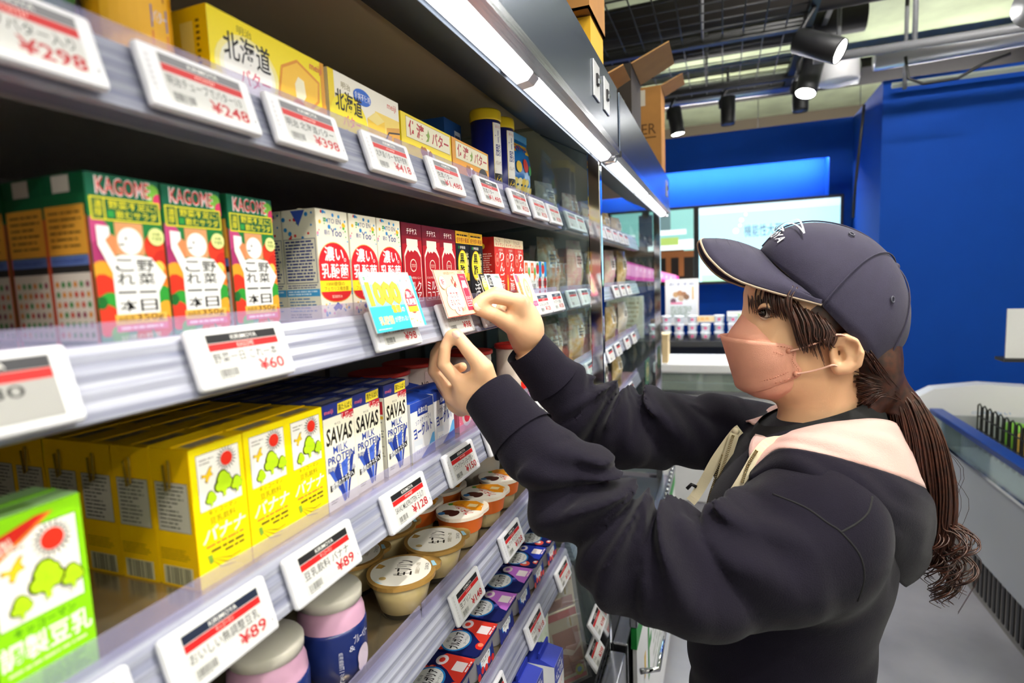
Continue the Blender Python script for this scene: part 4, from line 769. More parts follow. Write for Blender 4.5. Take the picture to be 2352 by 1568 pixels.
a = Art(); w = .138; a.rect(0, 0, w, BH, '#fbf5e2').rect(0, 0, .01, BH, '#f6d818').ell(.034, .022, .034, .03, '#fbe82a', 26).text('明治', .022, .056, .038, .063, '#8a7a1a').ell(.060, .056, .017, .009, '#2a6ad0', 22).text('食塩不使用', .045, .0525, .075, .060, '#f4f8ff', .02).text('北海道', .010, .032, .058, .054, '#15130e', .03).text('バター', .022, .017, .054, .029, '#e05a78', .03).text('Butter', .026, .010, .046, .014, '#8a7ab0')
a.rect(.085, 0, w, .048, '#ffdf6a').poly([(.068, .008), (.068, .036), (.086, .047), (.104, .040), (.104, .012)], '#ffd23a').poly([(.068, .036), (.086, .047), (.104, .040), (.088, .032)], '#ffe88a').poly([(.106, .008), (.108, .034), (w, .040), (w, .004)], '#e8a83a').poly([(.104, .020), (.112, .030), (w, .034), (w, .032), (.113, .028), (.107, .019)], '#3a2a1c').text('meiji', .112, .056, .132, .065, '#e06a5a', .02)
place(cardbox(a, Art().rect(0, 0, .065, BH, '#f0dfae'), .138, .065, BH, '#f4e6b8', '#c8321c'), 'butter_box', 'white and yellow butter box with a blue oval badge', 'box', (.512, FY0, Z1), 0, 'butter boxes')
def sado(main, label, extra):
    a = Art(); w, h = .143, .064; a.rect(0, 0, w, h, main).rect(.012, .034, w - .004, .061, '#c8a84a').rect(.0128, .0348, w - .0048, .0602, '#fbf4d0').text('佐渡', .018, .038, .060, .058, '#c02a2c', .05).poly([(.064, .038), (.072, .040), (.076, .048), (.072, .056), (.070, .050), (.065, .048), (.070, .044)], '#8aa83a').text('バター', .082, .038, .134, .056, '#c02a2c', .05)
    a.text('さどの', .018, .022, .034, .027, '#b86a2a')
    for x, y, rx, ry, c in ((.068, .020, .017, .009, '#f4eee0'), (.060, .022, .008, .008, '#a86a2a'), (.076, .021, .006, .007, '#a86a2a'), (.053, .024, .005, .006, '#a86a2a'), (.086, .018, .005, .006, '#f4eee0')): a.ell(x, y, rx, ry, c, 14)
    for x in (.058, .064, .074, .080): a.rect(x, .006, x + .0025, .014, '#a86a2a')
    if extra: a.ell(.118, .020, .020, .015, '#221c10', 22).text('食塩不使用', .101, .0155, .135, .026, '#f0d83a', .02)
    else: a.lines(.09, .01, .135, .016, 1, '#a87a1a')
    return place(cardbox(a, Art().rect(0, 0, .06, h, main), w, .06, h, main), 'butter_box', label, 'box', (.6545 if not extra else .801, FY0, Z1), 0, 'butter boxes')
sado('#fbe014', 'yellow Sado butter box with a small brown cow', False); sado('#f2a61c', 'orange Sado butter box with a black round badge', True)
def cyl_map(R, cx, cy, z0=0):
    """flat print wrapped round an upright cylinder, x measured from the point nearest the aisle"""
    def f(x, y, o): t = x / R; return Vector((cx + (R + o) * math.sin(t), cy - (R + o) * math.cos(t), z0 + y))
    return f
def rectc(a, x0, y0, x1, y1, col, n=10):
    for i in range(n): a.rect(x0 + (x1 - x0) * i / n, y0, x0 + (x1 - x0) * (i + 1) / n, y1, col)
    return a
Rc = .0275
a = Art(); rectc(a, .002, .012, .024, .130, '#f3efe2', 6); rectc(a, .0005, .006, .002, .13, '#e8d890', 1); a.text('十勝', .005, .070, .020, .118, '#1c2a7a', .02, vert=True); a.text('パルメザン', .004, .055, .022, .063, '#8a6a2a').rect(.004, .047, .022, .049, '#d06a8a').rect(.004, .0435, .022, .0455, '#58a8a8'); rectc(a, .001, .022, .025, .040, '#15130f', 6); a.poly([(.004, .026), (.012, .028), (.020, .027), (.017, .033), (.010, .037), (.006, .032)], '#f0c81a').text('チーズ', .006, .0235, .02, .0265, '#f0e0b0').text('おいしい', .006, .121, .022, .126, '#c83a4a').poly([(.004, 0), (.012, .018), (.022, 0)], '#f0e8b8')
P_cyl = [('can', MB().lathe([(Rc - .001, 0), (Rc, .002), (Rc, .135)], mat('deep blue can', '#15207a', .3), 36).mesh('can')), ('cap', MB().lathe([(Rc + .0015, .135), (Rc + .0018, .137), (Rc + .0018, .152), (Rc + .0005, .155), (.0001, .1552)], ink('#f2d02a', .3), 36).mesh('cap')), ('label', a.mesh('label', (0, 0, 0), (1, 0, 0), (0, 0, 1), mapf=cyl_map(Rc + .0003, 0, 0)))]
place(P_cyl, 'cheese_can', 'tall dark blue can with yellow cap, nearer of the two', 'can', (1.005, .412, Z1), -.72, 'blue cheese cans'); place(P_cyl, 'cheese_can', 'tall dark blue can with yellow cap, farther of the two', 'can', (1.068, .409, Z1), -.72, 'blue cheese cans')
# pillow bag
def pillow(w, h, t, mt, n=10, m=12, crimp=True, rz=.0):
    rows = [[], []]; V = []
    for sgn in (-1, 1):
        R = []
        for j in range(m + 1):
            v = j / m; R.append([Vector(((u / n - .5) * w * (1 - .05 * math.sin(math.pi * v)), sgn * t * (max(0, math.sin(math.pi * min(1, max(0, (v - .06) / .88)))) ** .6) * (max(0, 1 - (2 * u / n - 1) ** 2) ** .45) * (1 + .08 * math.sin(u * 2.1 + j)), v * h)) for u in range(n + 1)])
        V.append(R)
    b = MB(); b.grid(V[0], mt); b.grid([r[::-1] for r in V[1]], mt); return b
def front_on_bag(art, w, h, t):
    """print that follows the swell of a pillow bag"""
    def f(x, y, o):
        v = y / h; u = x / w; s = t * (max(0, math.sin(math.pi * min(1, max(0, (v - .06) / .88)))) ** .6) * (max(0, 1 - (2 * u - 1) ** 2) ** .45); return Vector(((u - .5) * w, -s - .0015 - o, y))
    return art.mesh('print', (0, 0, 0), (1, 0, 0), (0, 0, 1), mapf=f)
w, h = .115, .145                                   # characters printed on the real bag are left out
a = Art(); a.rect(.02, .112, .095, .132, '#f0c81a').text('スナック', .025, .115, .090, .129, '#d8301c', .05)
for x, y, c, r in ((.03, .08, '#f4d03a', .010), (.058, .085, '#d83a2a', .012), (.082, .078, '#3aa84a', .009)): a.ell(x, y, r, r * 1.2, c, 12)
for i in range(16): a.ell(.018 + (i % 6) * .015, .022 + (i // 6) * .014, .009, .0075, ('#f6e27a', '#fbf0b0', '#f0d050')[i % 3], 10)
P_bag = [('bag', pillow(w, h, .022, mat('blue snack foil', '#1c78c4', .25, spec=.6)).mesh('bag')), ('print', front_on_bag(a, w, h, .022)), ('seal', MB().box(-w / 2, w / 2, -.001, .001, h - .004, h + .012, ink('#6ab8e8')).mesh('seal'))]
place(P_bag, 'snack_bag', 'blue crimped snack bag beside the dark blue cans', 'bag', (1.175, .415, Z1), -.1)
place([('bag', pillow(.10, .12, .018, mat('gold snack foil', '#a8842a', .25, metal=.4)).mesh('bag'))], 'snack_bag', 'gold snack bag tucked behind the blue one', 'bag', (1.14, .455, Z1), .1)
place([('box', MB().box(0, .07, 0, .05, 0, .135, ink('#1a4a88')).mesh('box')), ('print', Art().rect(.04, .06, .065, .12, '#cfd8e0').lines(.042, .07, .063, .115, 4, '#3a4a6a').mesh('print', (0, 0, 0), (1, 0, 0), (0, 0, 1)))], 'cheese_box', 'dark blue box behind the blue cans', 'box', (.93, .46, Z1))
Rt = .029
a = Art(); rectc(a, -.024, .0, .024, .14, '#f6b81a', 8); a.ell(-.004, .075, .016, .013, '#d8301c', 18).ell(-.004, .0755, .0145, .0115, '#f6f0e0', 18).poly([(-.008, .066), (.000, .066), (-.004, .055)], '#d8301c').rect(.008, .036, .022, .052, '#3a4ab0').text('バター', .009, .040, .021, .049, '#e8e8f4', .02).rect(.008, .024, .022, .034, '#e06a3a').lines(.004, .055, .022, .075, 3, '#a84a1c').text('明治', -.012, .078, .004, .085, '#d8301c', .03)
place([('tube_body', MB().lathe([(Rt, 0), (Rt, .003), (Rt, .125), (Rt * .9, .14), (Rt * .3, .145)], mat('amber plastic', '#f0a818', .25), 30, sy=.75).mesh('tube_body')), ('label', a.mesh('label', (0, 0, 0), (1, 0, 0), (0, 0, 1), mapf=lambda x, y, o: Vector(((Rt + .0004 + o) * math.sin(x / Rt), -(Rt + .0004 + o) * .75 * math.cos(x / Rt), y))))], 'butter_tube', 'orange and yellow soft butter tub beside the butter box', 'tub', (.318, .412, Z1), -.35)
place([('tub', MB().lathe([(.044, 0), (.05, .05), (.052, .054)], ink('#2f7a3f'), 34, sy=.75).mesh('tub')), ('lid', MB().lathe([(.054, .052), (.054, .060), (.050, .066), (.0001, .068)], ink('#ece2c8'), 34, sy=.75).mesh('lid')), ('lid_print', Art().ell(0, 0, .03, .02, '#e0b878', 20).text('バター', -.02, -.008, .02, .008, '#b06a3a', .03).mesh('lid_print', (0, 0, .0683), (1, 0, 0), (0, 1, 0)))], 'margarine_tub', 'green margarine tub with cream lid in the top left corner', 'tub', (.235, .425, Z1))

# ================================================================== tubs and cups on the lower shelves
def tub(r0, r1, h, body, lid, lidh=.008, art=None, over=.003):
    P = [('tub', MB().lathe([(r0 - .002, 0), (r0, .002), (r1, h)], ink(body) if isinstance(body, str) else body, 36).mesh('tub')), ('lid', MB().lathe([(r1 + .0005, h - lidh * .4), (r1 + over, h - lidh * .3), (r1 + over, h + lidh * .5), (r1 + over - .003, h + lidh * .6), (r1 - .004, h + lidh * .45), (.0001, h + lidh * .45)], ink(lid) if isinstance(lid, str) else lid, 36).mesh('lid'))]
    if art: P.append(('label', art.mesh('label', (0, 0, 0), (1, 0, 0), (0, 0, 1), mapf=lambda x, y, o: Vector(((r0 + (r1 - r0) * y / h + .0005 + o) * math.sin(x / r1), -(r0 + (r1 - r0) * y / h + .0005 + o) * math.cos(x / r1), y)))))
    return P
a = Art(); rectc(a, -.03, .03, .055, .09, '#e8dcd8', 8); a.text('NO', -.036, .062, -.022, .074, '#4a4a4a').rect(.006, .02, .018, .062, '#c8a04a'); rectc(a, .024, .02, .042, .07, '#8a6a3a', 3); a.text('NEXT', .024, .074, .042, .082, '#3a3230', .02)
P_rt = tub(.037, .044, .10, '#dcd0cc', '#b8322a', .007, a)
place(P_rt, 'yogurt_tub', 'large white yogurt tub with a red lid behind the yogurt cartons', 'tub', (.735, .495, Z3), .35, 'red lidded tubs'); place(P_rt, 'yogurt_tub', 'second red lidded tub half hidden by the fingers', 'tub', (.835, .50, Z3), .2, 'red lidded tubs'); place(P_rt, 'yogurt_tub', 'red lidded tub between the two raised hands', 'tub', (.985, .46, Z3), .2, 'red lidded tubs')
place(tub(.03, .034, .085, '#e8d8d8', '#e8a8a8', .02), 'yogurt_tub', 'pale pink capped tub behind the red lidded ones', 'tub', (1.06, .52, Z3), 0)
a = Art(); rectc(a, -.03, .01, .045, .045, '#d8281e', 8); rectc(a, -.03, .048, .045, .10, '#f0dcd4', 8); a.text('R', .002, .040, .022, .062, '#f4e8e0', .06); rectc(a, -.03, .026, .04, .034, '#e8a83a', 6); a.lines(-.02, .075, .01, .095, 3, '#3a8a3a')
place(tub(.032, .032, .10, '#e8d8cc', '#c8302a', .01, a), 'drink_cup', 'white and red drink cup beyond the far cuff', 'cup', (1.10, .415, Z3), .3); place(tub(.03, .03, .07, '#e0402a', '#f0e0d8', .008), 'drink_cup', 'short red cup beyond the far cuff', 'cup', (1.175, .405, Z3))
a = Art(); a.rect(0, 0, .06, .055, '#f07a96').ell(.03, .022, .018, .016, '#fbe3e4', 20).ell(.03, .022, .011, .010, '#e8304a', 16).text('苺ミルク', .006, .040, .054, .052, '#f6d45a', .04)
dots(a, 0, 0, .06, .055, 20, ['#f8c8d0', '#e84a6a'], .001, .002, 17)
place([('box', MB().box(0, .06, 0, .05, 0, .055, ink('#f07a96'), .002).mesh('box')), ('print', a.mesh('print', (0, 0, 0), (1, 0, 0), (0, 0, 1), clip=(0, 0, .06, .055)))], 'strawberry_box', 'pink strawberry box under the near cuff', 'box', (.778, FY0, Z3)); place([('box', MB().box(0, .06, 0, .05, 0, .055, ink('#f07a96'), .002).mesh('box')), ('print', a.mesh('print', (0, 0, 0), (1, 0, 0), (0, 0, 1), clip=(0, 0, .06, .055)))], 'strawberry_box', 'pink strawberry box farther along, mostly behind the sleeve', 'box', (.90, FY0, Z3))
# blueberry jars
M_pinky = mat('pink yogurt', '#cfa0bc', .3); M_navy = mat('navy label', '#1c2a66', .25)
a = Art(); a.text('ブルーベリー', .002, .046, .026, .056, '#d8d4e4', .02).text('&', -.004, .040, .003, .046, '#c8c8dc').text('鳥海高原ヨーグルト', -.016, .008, -.011, .044, '#c8c8dc', 0, vert=True).ell(.016, .026, .010, .013, '#c8b8c8', 20).ell(.010, .018, .004, .006, '#c8b8c8', 12)
P_jar = [('jar', MB().lathe([(.028, 0), (.033, .004), (.037, .02), (.038, .06), (.037, .064)], M_navy, 36).mesh('jar')), ('yogurt_band', MB().lathe([(.0368, .064), (.036, .074), (.0325, .084), (.0305, .088)], M_pinky, 36, cap0=False).mesh('yogurt_band')), ('lid', MB().lathe([(.0315, .086), (.0345, .087), (.035, .096), (.033, .099), (.0001, .0995)], mat('milky lid', '#d8d2c6', .35), 36).mesh('lid')), ('label', a.mesh('label', (0, 0, 0), (1, 0, 0), (0, 0, 1), mapf=lambda x, y, o: Vector(((.0384 + o) * math.sin(x / .038), -(.0384 + o) * math.cos(x / .038), y))))]
for i, (x, y) in enumerate(((.487, .412), (.392, .412))): place(P_jar, 'yogurt_jar', 'navy and pink blueberry yogurt jar with milky lid, %s' % ('beside the puddings' if i == 0 else 'cut by the frame bottom'), 'jar', (x, y, Z4), -.35, 'blueberry jars')
# puddings in clear cups
M_cupc = clear('clear pudding cup', (1, .99, .96), haze=.05, gloss=.05, hazecol=(.95, .9, .8), fres=.3); M_pud = mat('custard', '#f6dc9c', .35); M_gold = mat('gold lid', '#c79a52', .3, metal=.35)
def lidshape(r, tab, mt, z=0., t=.0012, n=40, tabw=.4):
    p = []
    for i in range(n):
        th = 2 * math.pi * i / n; q = r * (1 + .018 * math.cos(th * 4)); d = abs(((th - tab) + math.pi) % (2 * math.pi) - math.pi)
        if d < tabw: q += .012 * (1 - (d / tabw) ** 2)
        p.append((q * math.cos(th), q * math.sin(th)))
    b = MB(); b.add([(x, y, z) for x, y in p] + [(x, y, z + t) for x, y in p] + [(x * 1.005, y * 1.005, z - .004) for x, y in p], [tuple(range(n, 2 * n))] + [(i, (i + 1) % n, n + (i + 1) % n, n + i) for i in range(n)] + [(2 * n + i, 2 * n + (i + 1) % n, (i + 1) % n, i) for i in range(n)], mt); return b, p
hP = .053
lb, lp = lidshape(.0455, R2(-40), M_gold, hP)
a = Art(); a.ell(0, 0, .040, .040, '#f1ebe0', 34).text('生プリン', -.014, -.012, .028, .012, '#2a2520', .03, rot=25).text('北海道産生クリーム使用', -.004, -.022, .026, -.016, '#8a7a5a', 0, rot=25).ell(-.026, .012, .004, .005, '#c8a868', 12).text('23.04.20', .010, -.031, .028, -.026, '#6a6a6a', 0, rot=25).poly([(-.006, .036), (.006, .038), (.004, .026), (-.004, .028)], '#c89a4a').poly([(.026, -.040), (.036, -.030), (.034, -.026), (.022, -.036)], '#9cc8dc').poly([(-.038, .012), (-.034, .02), (-.037, .004)], '#9cc8dc')
P_raw = [('cup', MB().lathe([(.026, 0), (.030, .002), (.036, .028), (.0415, .046), (.045, .0525)], M_cupc, 36, cap1=False).mesh('cup')), ('pudding', MB().lathe([(.0255, .006), (.0295, .008), (.0352, .028), (.040, .044), (.0001, .0445)], M_pud, 36).mesh('pudding')), ('lid', lb.mesh('lid'), [('lid_print', a.mesh('lid_print', (0, 0, hP + .0012), (1, 0, 0), (0, 1, 0)))])]
for i, (x, y) in enumerate(((.617, .402), (.712, .402), (.640, .497), (.735, .50))): place(P_raw, 'pudding_cup', 'gold rimmed raw pudding cup, %s' % ('front one nearest the jars', 'front one next to the orange puddings', 'behind the front one', 'back row by the orange puddings')[i], 'pudding', (x, y, Z4), .0, 'raw pudding cups')
lb, lp = lidshape(.040, R2(-35), ink('#f4e6d4', .3), .058, tabw=.75)
a = Art(); a.ell(0, 0, .038, .038, '#f6efe2', 30).poly([(.004, -.036), (.030, -.030), (.040, -.012), (.034, .018), (.014, .032), (.010, .0), (.002, -.02)], '#f29a1a').ell(-.016, .012, .010, .013, '#5a2a1c', 18).ell(-.018, .002, .012, .008, '#4a2016', 16).text('プッチンプリン', -.022, -.014, .026, .004, '#d02a24', .05, rot=50).rect(.014, -.022, .026, -.006, '#f6d9a0').text('Glico', .018, -.036, .034, -.028, '#fff0d8', .03, rot=15).ell(-.024, .022, .006, .006, '#3a7ab8', 12).poly([(.010, .026), (.018, .030), (.020, .022), (.012, .02)], '#58a83a')
P_puc = [('cup', MB().lathe([(.024, 0), (.026, .002), (.034, .045), (.038, .057)], M_cupc, 34, cap1=False).mesh('cup')), ('pudding', MB().lathe([(.0235, .003), (.0255, .004), (.033, .044), (.0001, .045)], M_pud, 34).mesh('pudding')), ('sleeve', MB().lathe([(.0345, .030), (.0392, .054)], ink('#e8702a'), 34, cap0=False, cap1=False).mesh('sleeve')), ('lid', lb.mesh('lid'), [('lid_print', a.mesh('lid_print', (0, 0, .0592), (1, 0, 0), (0, 1, 0)))])]
for i, (x, y) in enumerate(((.812, .408), (.896, .402), (.815, .495), (.90, .49), (.98, .405))): place(P_puc, 'pudding_cup', 'orange lidded caramel pudding cup, %s' % ('front one next to the raw puddings', 'front one near the sleeve', 'back row first', 'back row second', 'front one hidden by the sleeve')[i], 'pudding', (x, y, Z4), 0., 'caramel pudding cups')
place(tub(.034, .042, .085, '#e4dcd0', '#d8d4cc', .006), 'yogurt_tub', 'white tub behind the orange puddings under the cuff', 'tub', (1.04, .47, Z4))
# fruit yogurts on the fifth shelf
def fruit(main, fr, fr2, k):
    a = Art(); a.rect(-.047, -.047, .047, .047, '#141c5a'); r = random.Random(k)
    for i in range(9): x, y = r.uniform(-.045, .045), r.uniform(-.045, .045); q = r.uniform(.006, .011); a.ell(x, y, q, q, fr, 12); a.ell(x + .002, y + .002, q * .5, q * .5, fr2, 8)
    a.poly([(-.012, -.047), (.047, -.047), (.047, .004), (.036, .012), (.020, .004), (.010, -.014), (-.008, -.034)], main).ell(.030, .004, .012, .010, '#f4e4e8', 18).ell(.030, .004, .006, .005, main, 10).rect(.012, -.040, .034, -.020, '#f4e8ea').lines(.014, -.046, .04, -.041, 1, '#f8d8dc')
    a.ell(-.017, .004, .0285, .026, '#2a8ad4', 28).ell(-.017, .004, .0252, .0228, '#f6f6f6', 28).text('ブルガリア', -.039, -.006, .005, .012, '#15131a', .08, rot=8).text('明治', -.026, .014, -.012, .020, '#4a4a5a', 0, rot=8).text('ヨーグルト', -.022, -.014, .0, -.009, '#5a5a6a', 0, rot=8)
    h = .060; q = MB()
    n = 8; rr = .047; P = []
    def rrect(s, z, c=.014):
        o = []
        for cx, cy, a0 in ((1, 1, 0), (-1, 1, 90), (-1, -1, 180), (1, -1, 270)):
            for i in range(6): t = R2(a0 + i * 18); o.append((cx * (s - c) + c * math.cos(t), cy * (s - c) + c * math.sin(t), z))
        return o
    b = MB(); rows = [rrect(.034, 0), rrect(.036, .003), rrect(.043, .054), rrect(.0475, .056)]; b.grid(rows, ink('#e4e4ee'), closed=True); b.add(rows[0], [tuple(range(24))[::-1]], ink('#e4e4ee'))
    l = MB(); l.add(rrect(.048, h - .003) + rrect(.048, h), [tuple(range(24, 48)), tuple(range(24))[::-1]] + [(i, (i + 1) % 24, 24 + (i + 1) % 24, 24 + i) for i in range(24)], ink('#141c5a', .25))
    f = Art().rect(-.034, .008, .034, .050, '#1b2a7a').ell(0, .028, .022, .016, '#2a8ad4', 20).ell(0, .028, .019, .0135, '#f4f4f4', 20).text('ブルガリア', -.016, .023, .016, .032, '#15131a', .05)
    for i in range(5): f.ell(-.03 + i * .014, .012 + (i % 2) * .004, .006, .006, fr, 10)
    return [('cup', b.mesh('cup')), ('lid', l.mesh('lid'), [('lid_print', a.mesh('lid_print', (0, 0, h), (1, 0, 0), (0, 1, 0), clip=(-.0465, -.0465, .0465, .0465)))]), ('front_print', f.mesh('front_print', (0, -.0435, 0), (1, 0, 0), (0, 0.12, 1)))]
P_red, P_pur, P_blu = fruit('#dc3a2c', '#d8281e', '#f08a6a', 3), fruit('#c070d0', '#2a2f8a', '#6a74d0', 5), fruit('#2438a8', '#e85a4a', '#f4f0f0', 8)
for P, nm, xs in ((P_red, 'red strawberry', (.62, .72, .818)), (P_pur, 'purple blueberry', (.918, 1.017)), (P_blu, 'blue plain', (1.116, 1.216))):
    for i, x in enumerate(xs):
        for j in range(2): place(P, 'fruit_yogurt', '%s yogurt pack, %s of its colour, %s row' % (nm, ('first', 'second', 'third')[i], ('front', 'back')[j]), 'yogurt', (x, .418 + j * .099, Z5), .0, 'fruit yogurt packs on the fifth shelf')

# ================================================================== bottom of the case: ham, bags, wire rack
M_film = clear('clear film', (.95, .95, .95), haze=.1, gloss=.16, hazecol=(.9, .9, .9))
def ham(label, loc, rot, c1, c2, w=.12, h=.19):
    o = thing('ham_pack', label, 'meat pack', loc, rot=rot, group='ham packs')
    ob('tray', MB().box(-w / 2, w / 2, -.006, 0, 0, h, ink('#f0e4c4'), .003).mesh('tray'), o)
    a = Art(); a.rect(-w * .42, h * .12, w * .42, h * .72, c1).poly([(-w * .42, h * .40), (-w * .1, h * .48), (w * .2, h * .40), (w * .42, h * .5), (w * .42, h * .44), (w * .1, h * .35), (-w * .2, h * .42)], '#f2dccb').ell(w * .2, h * .25, w * .14, h * .07, c2, 16).rect(-w * .46, h * .88, w * .46, h * .98, '#e0404a').ell(w * .22, h * .80, w * .12, h * .08, '#f4f0e0', 16).rect(w * .2, h * .74, w * .25, h * .87, '#c8b04a').rect(-w * .45, .004, w * .45, h * .08, '#e86a6a').ell(w * .25, h * .14, .012, .012, '#d8d83a', 14).ell(w * .25, h * .14, .006, .006, '#3a9ad0', 10)
    ob('ham_slices', a.mesh('ham_slices', (0, -.0062, 0), (1, 0, 0), (0, 0, 1)), o); ob('film', MB().box(-w / 2 - .006, w / 2 + .006, -.011, -.0105, -.002, h + .006, M_film).mesh('film'), o); return o
ham('pink ham pack in clear film leaning by the tag rack', (1.175, .325, .60), (R2(-16), 0, R2(-40)), '#b9694a', '#c88060', .085, .16)
ham('bacon pack with red header behind the ham', (1.222, .352, .605), (R2(-12), 0, R2(-40)), '#c98a86', '#e8c0b8', .095, .215)
ham('pale ham pack farthest back at the glass', (1.225, .44, .60), (R2(-10), 0, R2(-30)), '#d8a8a0', '#f0d8cc', .13, .24)
_gp = pillow(.15, .19, .025, mat('pale green salad film', '#cfdcc6', .2, noise=.5, nscale=30, col2='#f0f2ec')); place([('bag', _gp.mesh('bag')), ('leaf_print', front_on_bag(Art().ell(.05, .05, .016, .010, '#3a8a4a', 12).ell(.075, .07, .012, .008, '#3a8a4a', 12).ell(.10, .045, .016, .009, '#2f7a40', 12).rect(.02, .005, .13, .03, '#2f7a40').text('MANI', .03, .11, .10, .14, '#6a9a72', .03).text('サラダ', .04, .01, .11, .026, '#e8f4e4', .02), .15, .19, .025))], 'salad_bag', 'pale salad bag with green leaves beside the milk cartons', 'bag', (1.085, .40, .60), -.4)
def rack_tag(label, x, y, z, rz=0., tilt=35):
    o = thing('price_tag', label, 'price tag', (x, y, z), rot=(R2(-tilt), 0, rz), group='electronic shelf price tags'); ob('tag_casing', TAG_CASE, o); s = ob('tag_screen', TAG_SCR, o)
    key = ('ハム', '398', '#1f1e20', True)
    if key not in _tagc: _tagc[key] = tag_art(*key).mesh('tag_print', (0, 0, 0), (1, 0, 0), (0, 0, 1))
    ob('tag_print', _tagc[key], s)
rack_tag('tilted price tag on the wire rack nearest the bottom edge', 1.165, .262, .64); rack_tag('tilted price tag on the wire rack just above the lowest one', 1.19, .262, .70)
t = thing('wire_rack', 'black wire front rack along the case bottom', 'rack', (1.0, .26, .60))
for z in (.012, .03, .05): ob('rail_wire', MB().tube([(-1.2, .0, z), (.28, .0, z)], .0022, M_black, 6).mesh('rail_wire'), t)
_u = MB().tube([(0, 0, 0), (0, 0, .052)], .0018, M_black, 6).mesh('upright_wire')
for i in range(30): ob('upright_wire', _u, t, (-.75 + i * .035, 0, 0))

# ================================================================== goods in the far case
def tagsfar():
    n = 0
    for k, xs in ((0, (1.38, 1.47, 1.62, 1.74, 1.86, 1.98, 2.10, 2.22)), (1, (1.37, 1.50, 1.98, 2.12, 2.26)), (2, (1.40, 1.55, 1.70, 1.85, 2.0, 2.2, 2.38)), (3, (1.5, 1.75, 2.0, 2.3)), (4, (1.5, 1.8, 2.2))):
        for i, x in enumerate(xs): price_tag('white price tag on the far case, %s rail, %s along' % (('top', 'second', 'third', 'fourth', 'fifth')[k], ('first', 'second', 'third', 'fourth', 'fifth', 'sixth', 'seventh', 'eighth')[i]), x, k, '', '', '#2a2c34', full=False)
tagsfar()
FK = {'yellow': '#e2b23a', 'cream': '#efe0bc', 'brown': '#9a5a34', 'green': '#4aa23c', 'pink': '#e6b0b8', 'white': '#e8e6e2', 'amber': '#c8842a', 'red': '#b8423a', 'silver': '#b8babc', 'purple': '#7a6a9a'}
_pb = {}
def far_pack(label, c, x, y, z, w, h, t, sticker=True, grp='packs on the far case shelves'):
    key = (c, round(w, 3), round(h, 3))
    if key not in _pb:
        P = [('pack', pillow(w, h, t, mat('film ' + c, FK[c], .22, spec=.6, noise=.35, nscale=45, col2='#e9dcc8' if c != 'cream' else '#cfae6a'), 8, 8).mesh('pack'))]
        if sticker: P.append(('label', front_on_bag(Art().rect(w * .28, h * .45, w * .72, h * .75, '#f2f1ee').lines(w * .32, h * .5, w * .68, h * .7, 3, '#6a6a6a'), w, h, t)))
        _pb[key] = P
    return place(_pb[key], 'food_pack', label, 'food pack', (x, y, z), -.25, grp)
seq = {0: ['silver', 'green', 'brown', 'red', 'silver', 'purple', 'cream', 'yellow', 'white', 'cream'], 1: ['amber', 'amber', 'pink', 'cream', 'yellow', 'cream', 'pink', 'cream', 'cream'], 2: ['brown', 'cream', 'yellow', 'pink', 'brown', 'green', 'cream', 'yellow', 'white'], 3: ['white', 'brown', 'pink', 'white', 'silver', 'brown', 'cream', 'white'], 4: ['pink', 'red', 'white', 'pink', 'brown', 'red', 'white', 'pink']}
ordn = ('first', 'second', 'third', 'fourth', 'fifth', 'sixth', 'seventh', 'eighth', 'ninth', 'tenth')
for k, cs in seq.items():
    for i, c in enumerate(cs):
        x = 1.39 + i * (1.13 / max(1, len(cs) - 1)); h = (.085, .14, .12, .11, .10)[k] * (1, .85, 1.05)[i % 3]
        far_pack('%s film pack, %s along the far case %s shelf' % (c, ordn[i], ('top', 'second', 'third', 'fourth', 'fifth')[k]), c, x, .42 + .03 * (i % 2), DECK[k], .085, h, .022)
        if k < 3: far_pack('%s film pack behind the %s one on the far case %s shelf' % (cs[-1 - i], ordn[i], ('top', 'second', 'third')[k]), cs[-1 - i], x + .02, .54, DECK[k], .085, h * .95, .022)
def green_flag(label, p, w=.06):
    o = thing('meat_sign', label, 'sign', p, group='green meat signs'); ob('plate', MB().box(0, w, 0, .002, 0, w * .8, ink('#12563c')).mesh('plate'), o)
    a = Art().ell(w / 2, w * .4, w * .3, w * .3, '#c8b070', 20).ell(w / 2, w * .4, w * .26, w * .26, '#12563c', 20).text('牧場', w * .28, w * .25, w * .72, w * .55, '#c8b070', .02); ob('print', a.mesh('print', (0, 0, 0), (1, 0, 0), (0, 0, 1)), o)
green_flag('dark green sign with a gold ring near the far sleeve', (1.28, .30, 1.05), .07); green_flag('dark green sign between the two sleeves', (1.52, .28, .94), .06); green_flag('dark green sign high at the far case front', (2.28, .29, 1.08), .13)
# notice board hung on the base of the far case
t = thing('leaflet_board', 'white leaflet board with a green top strip on the far case base', 'board', (1.33, .21, 0))
ob('steel_rim', MB().box(0, 1.2, -.012, .008, .655, .685, M_steel, .004).mesh('steel_rim'), t); ob('green_strip', MB().box(0, 1.2, -.010, .004, .60, .654, ink('#1a8a3a')).mesh('green_strip'), t)
ob('strip_print', Art().text('NATURAL', .12, .608, .40, .648, '#e8f4e8', .02).text('100%', .52, .608, .66, .648, '#e8f4e8', .02).mesh('strip_print', (0, -.0105, 0), (1, 0, 0), (0, 0, 1)), t)
_pg = MB().lathe([(.006, 0), (.007, .004), (.004, .012), (.0001, .013)], M_chrome, 12).mesh('peg')
for i in range(24): ob('peg', _pg, t, (.025 + i * .05, -.006, .685))
ob('sheet', MB().box(.01, 1.2, -.008, .002, .06, .599, M_white).mesh('sheet'), t)
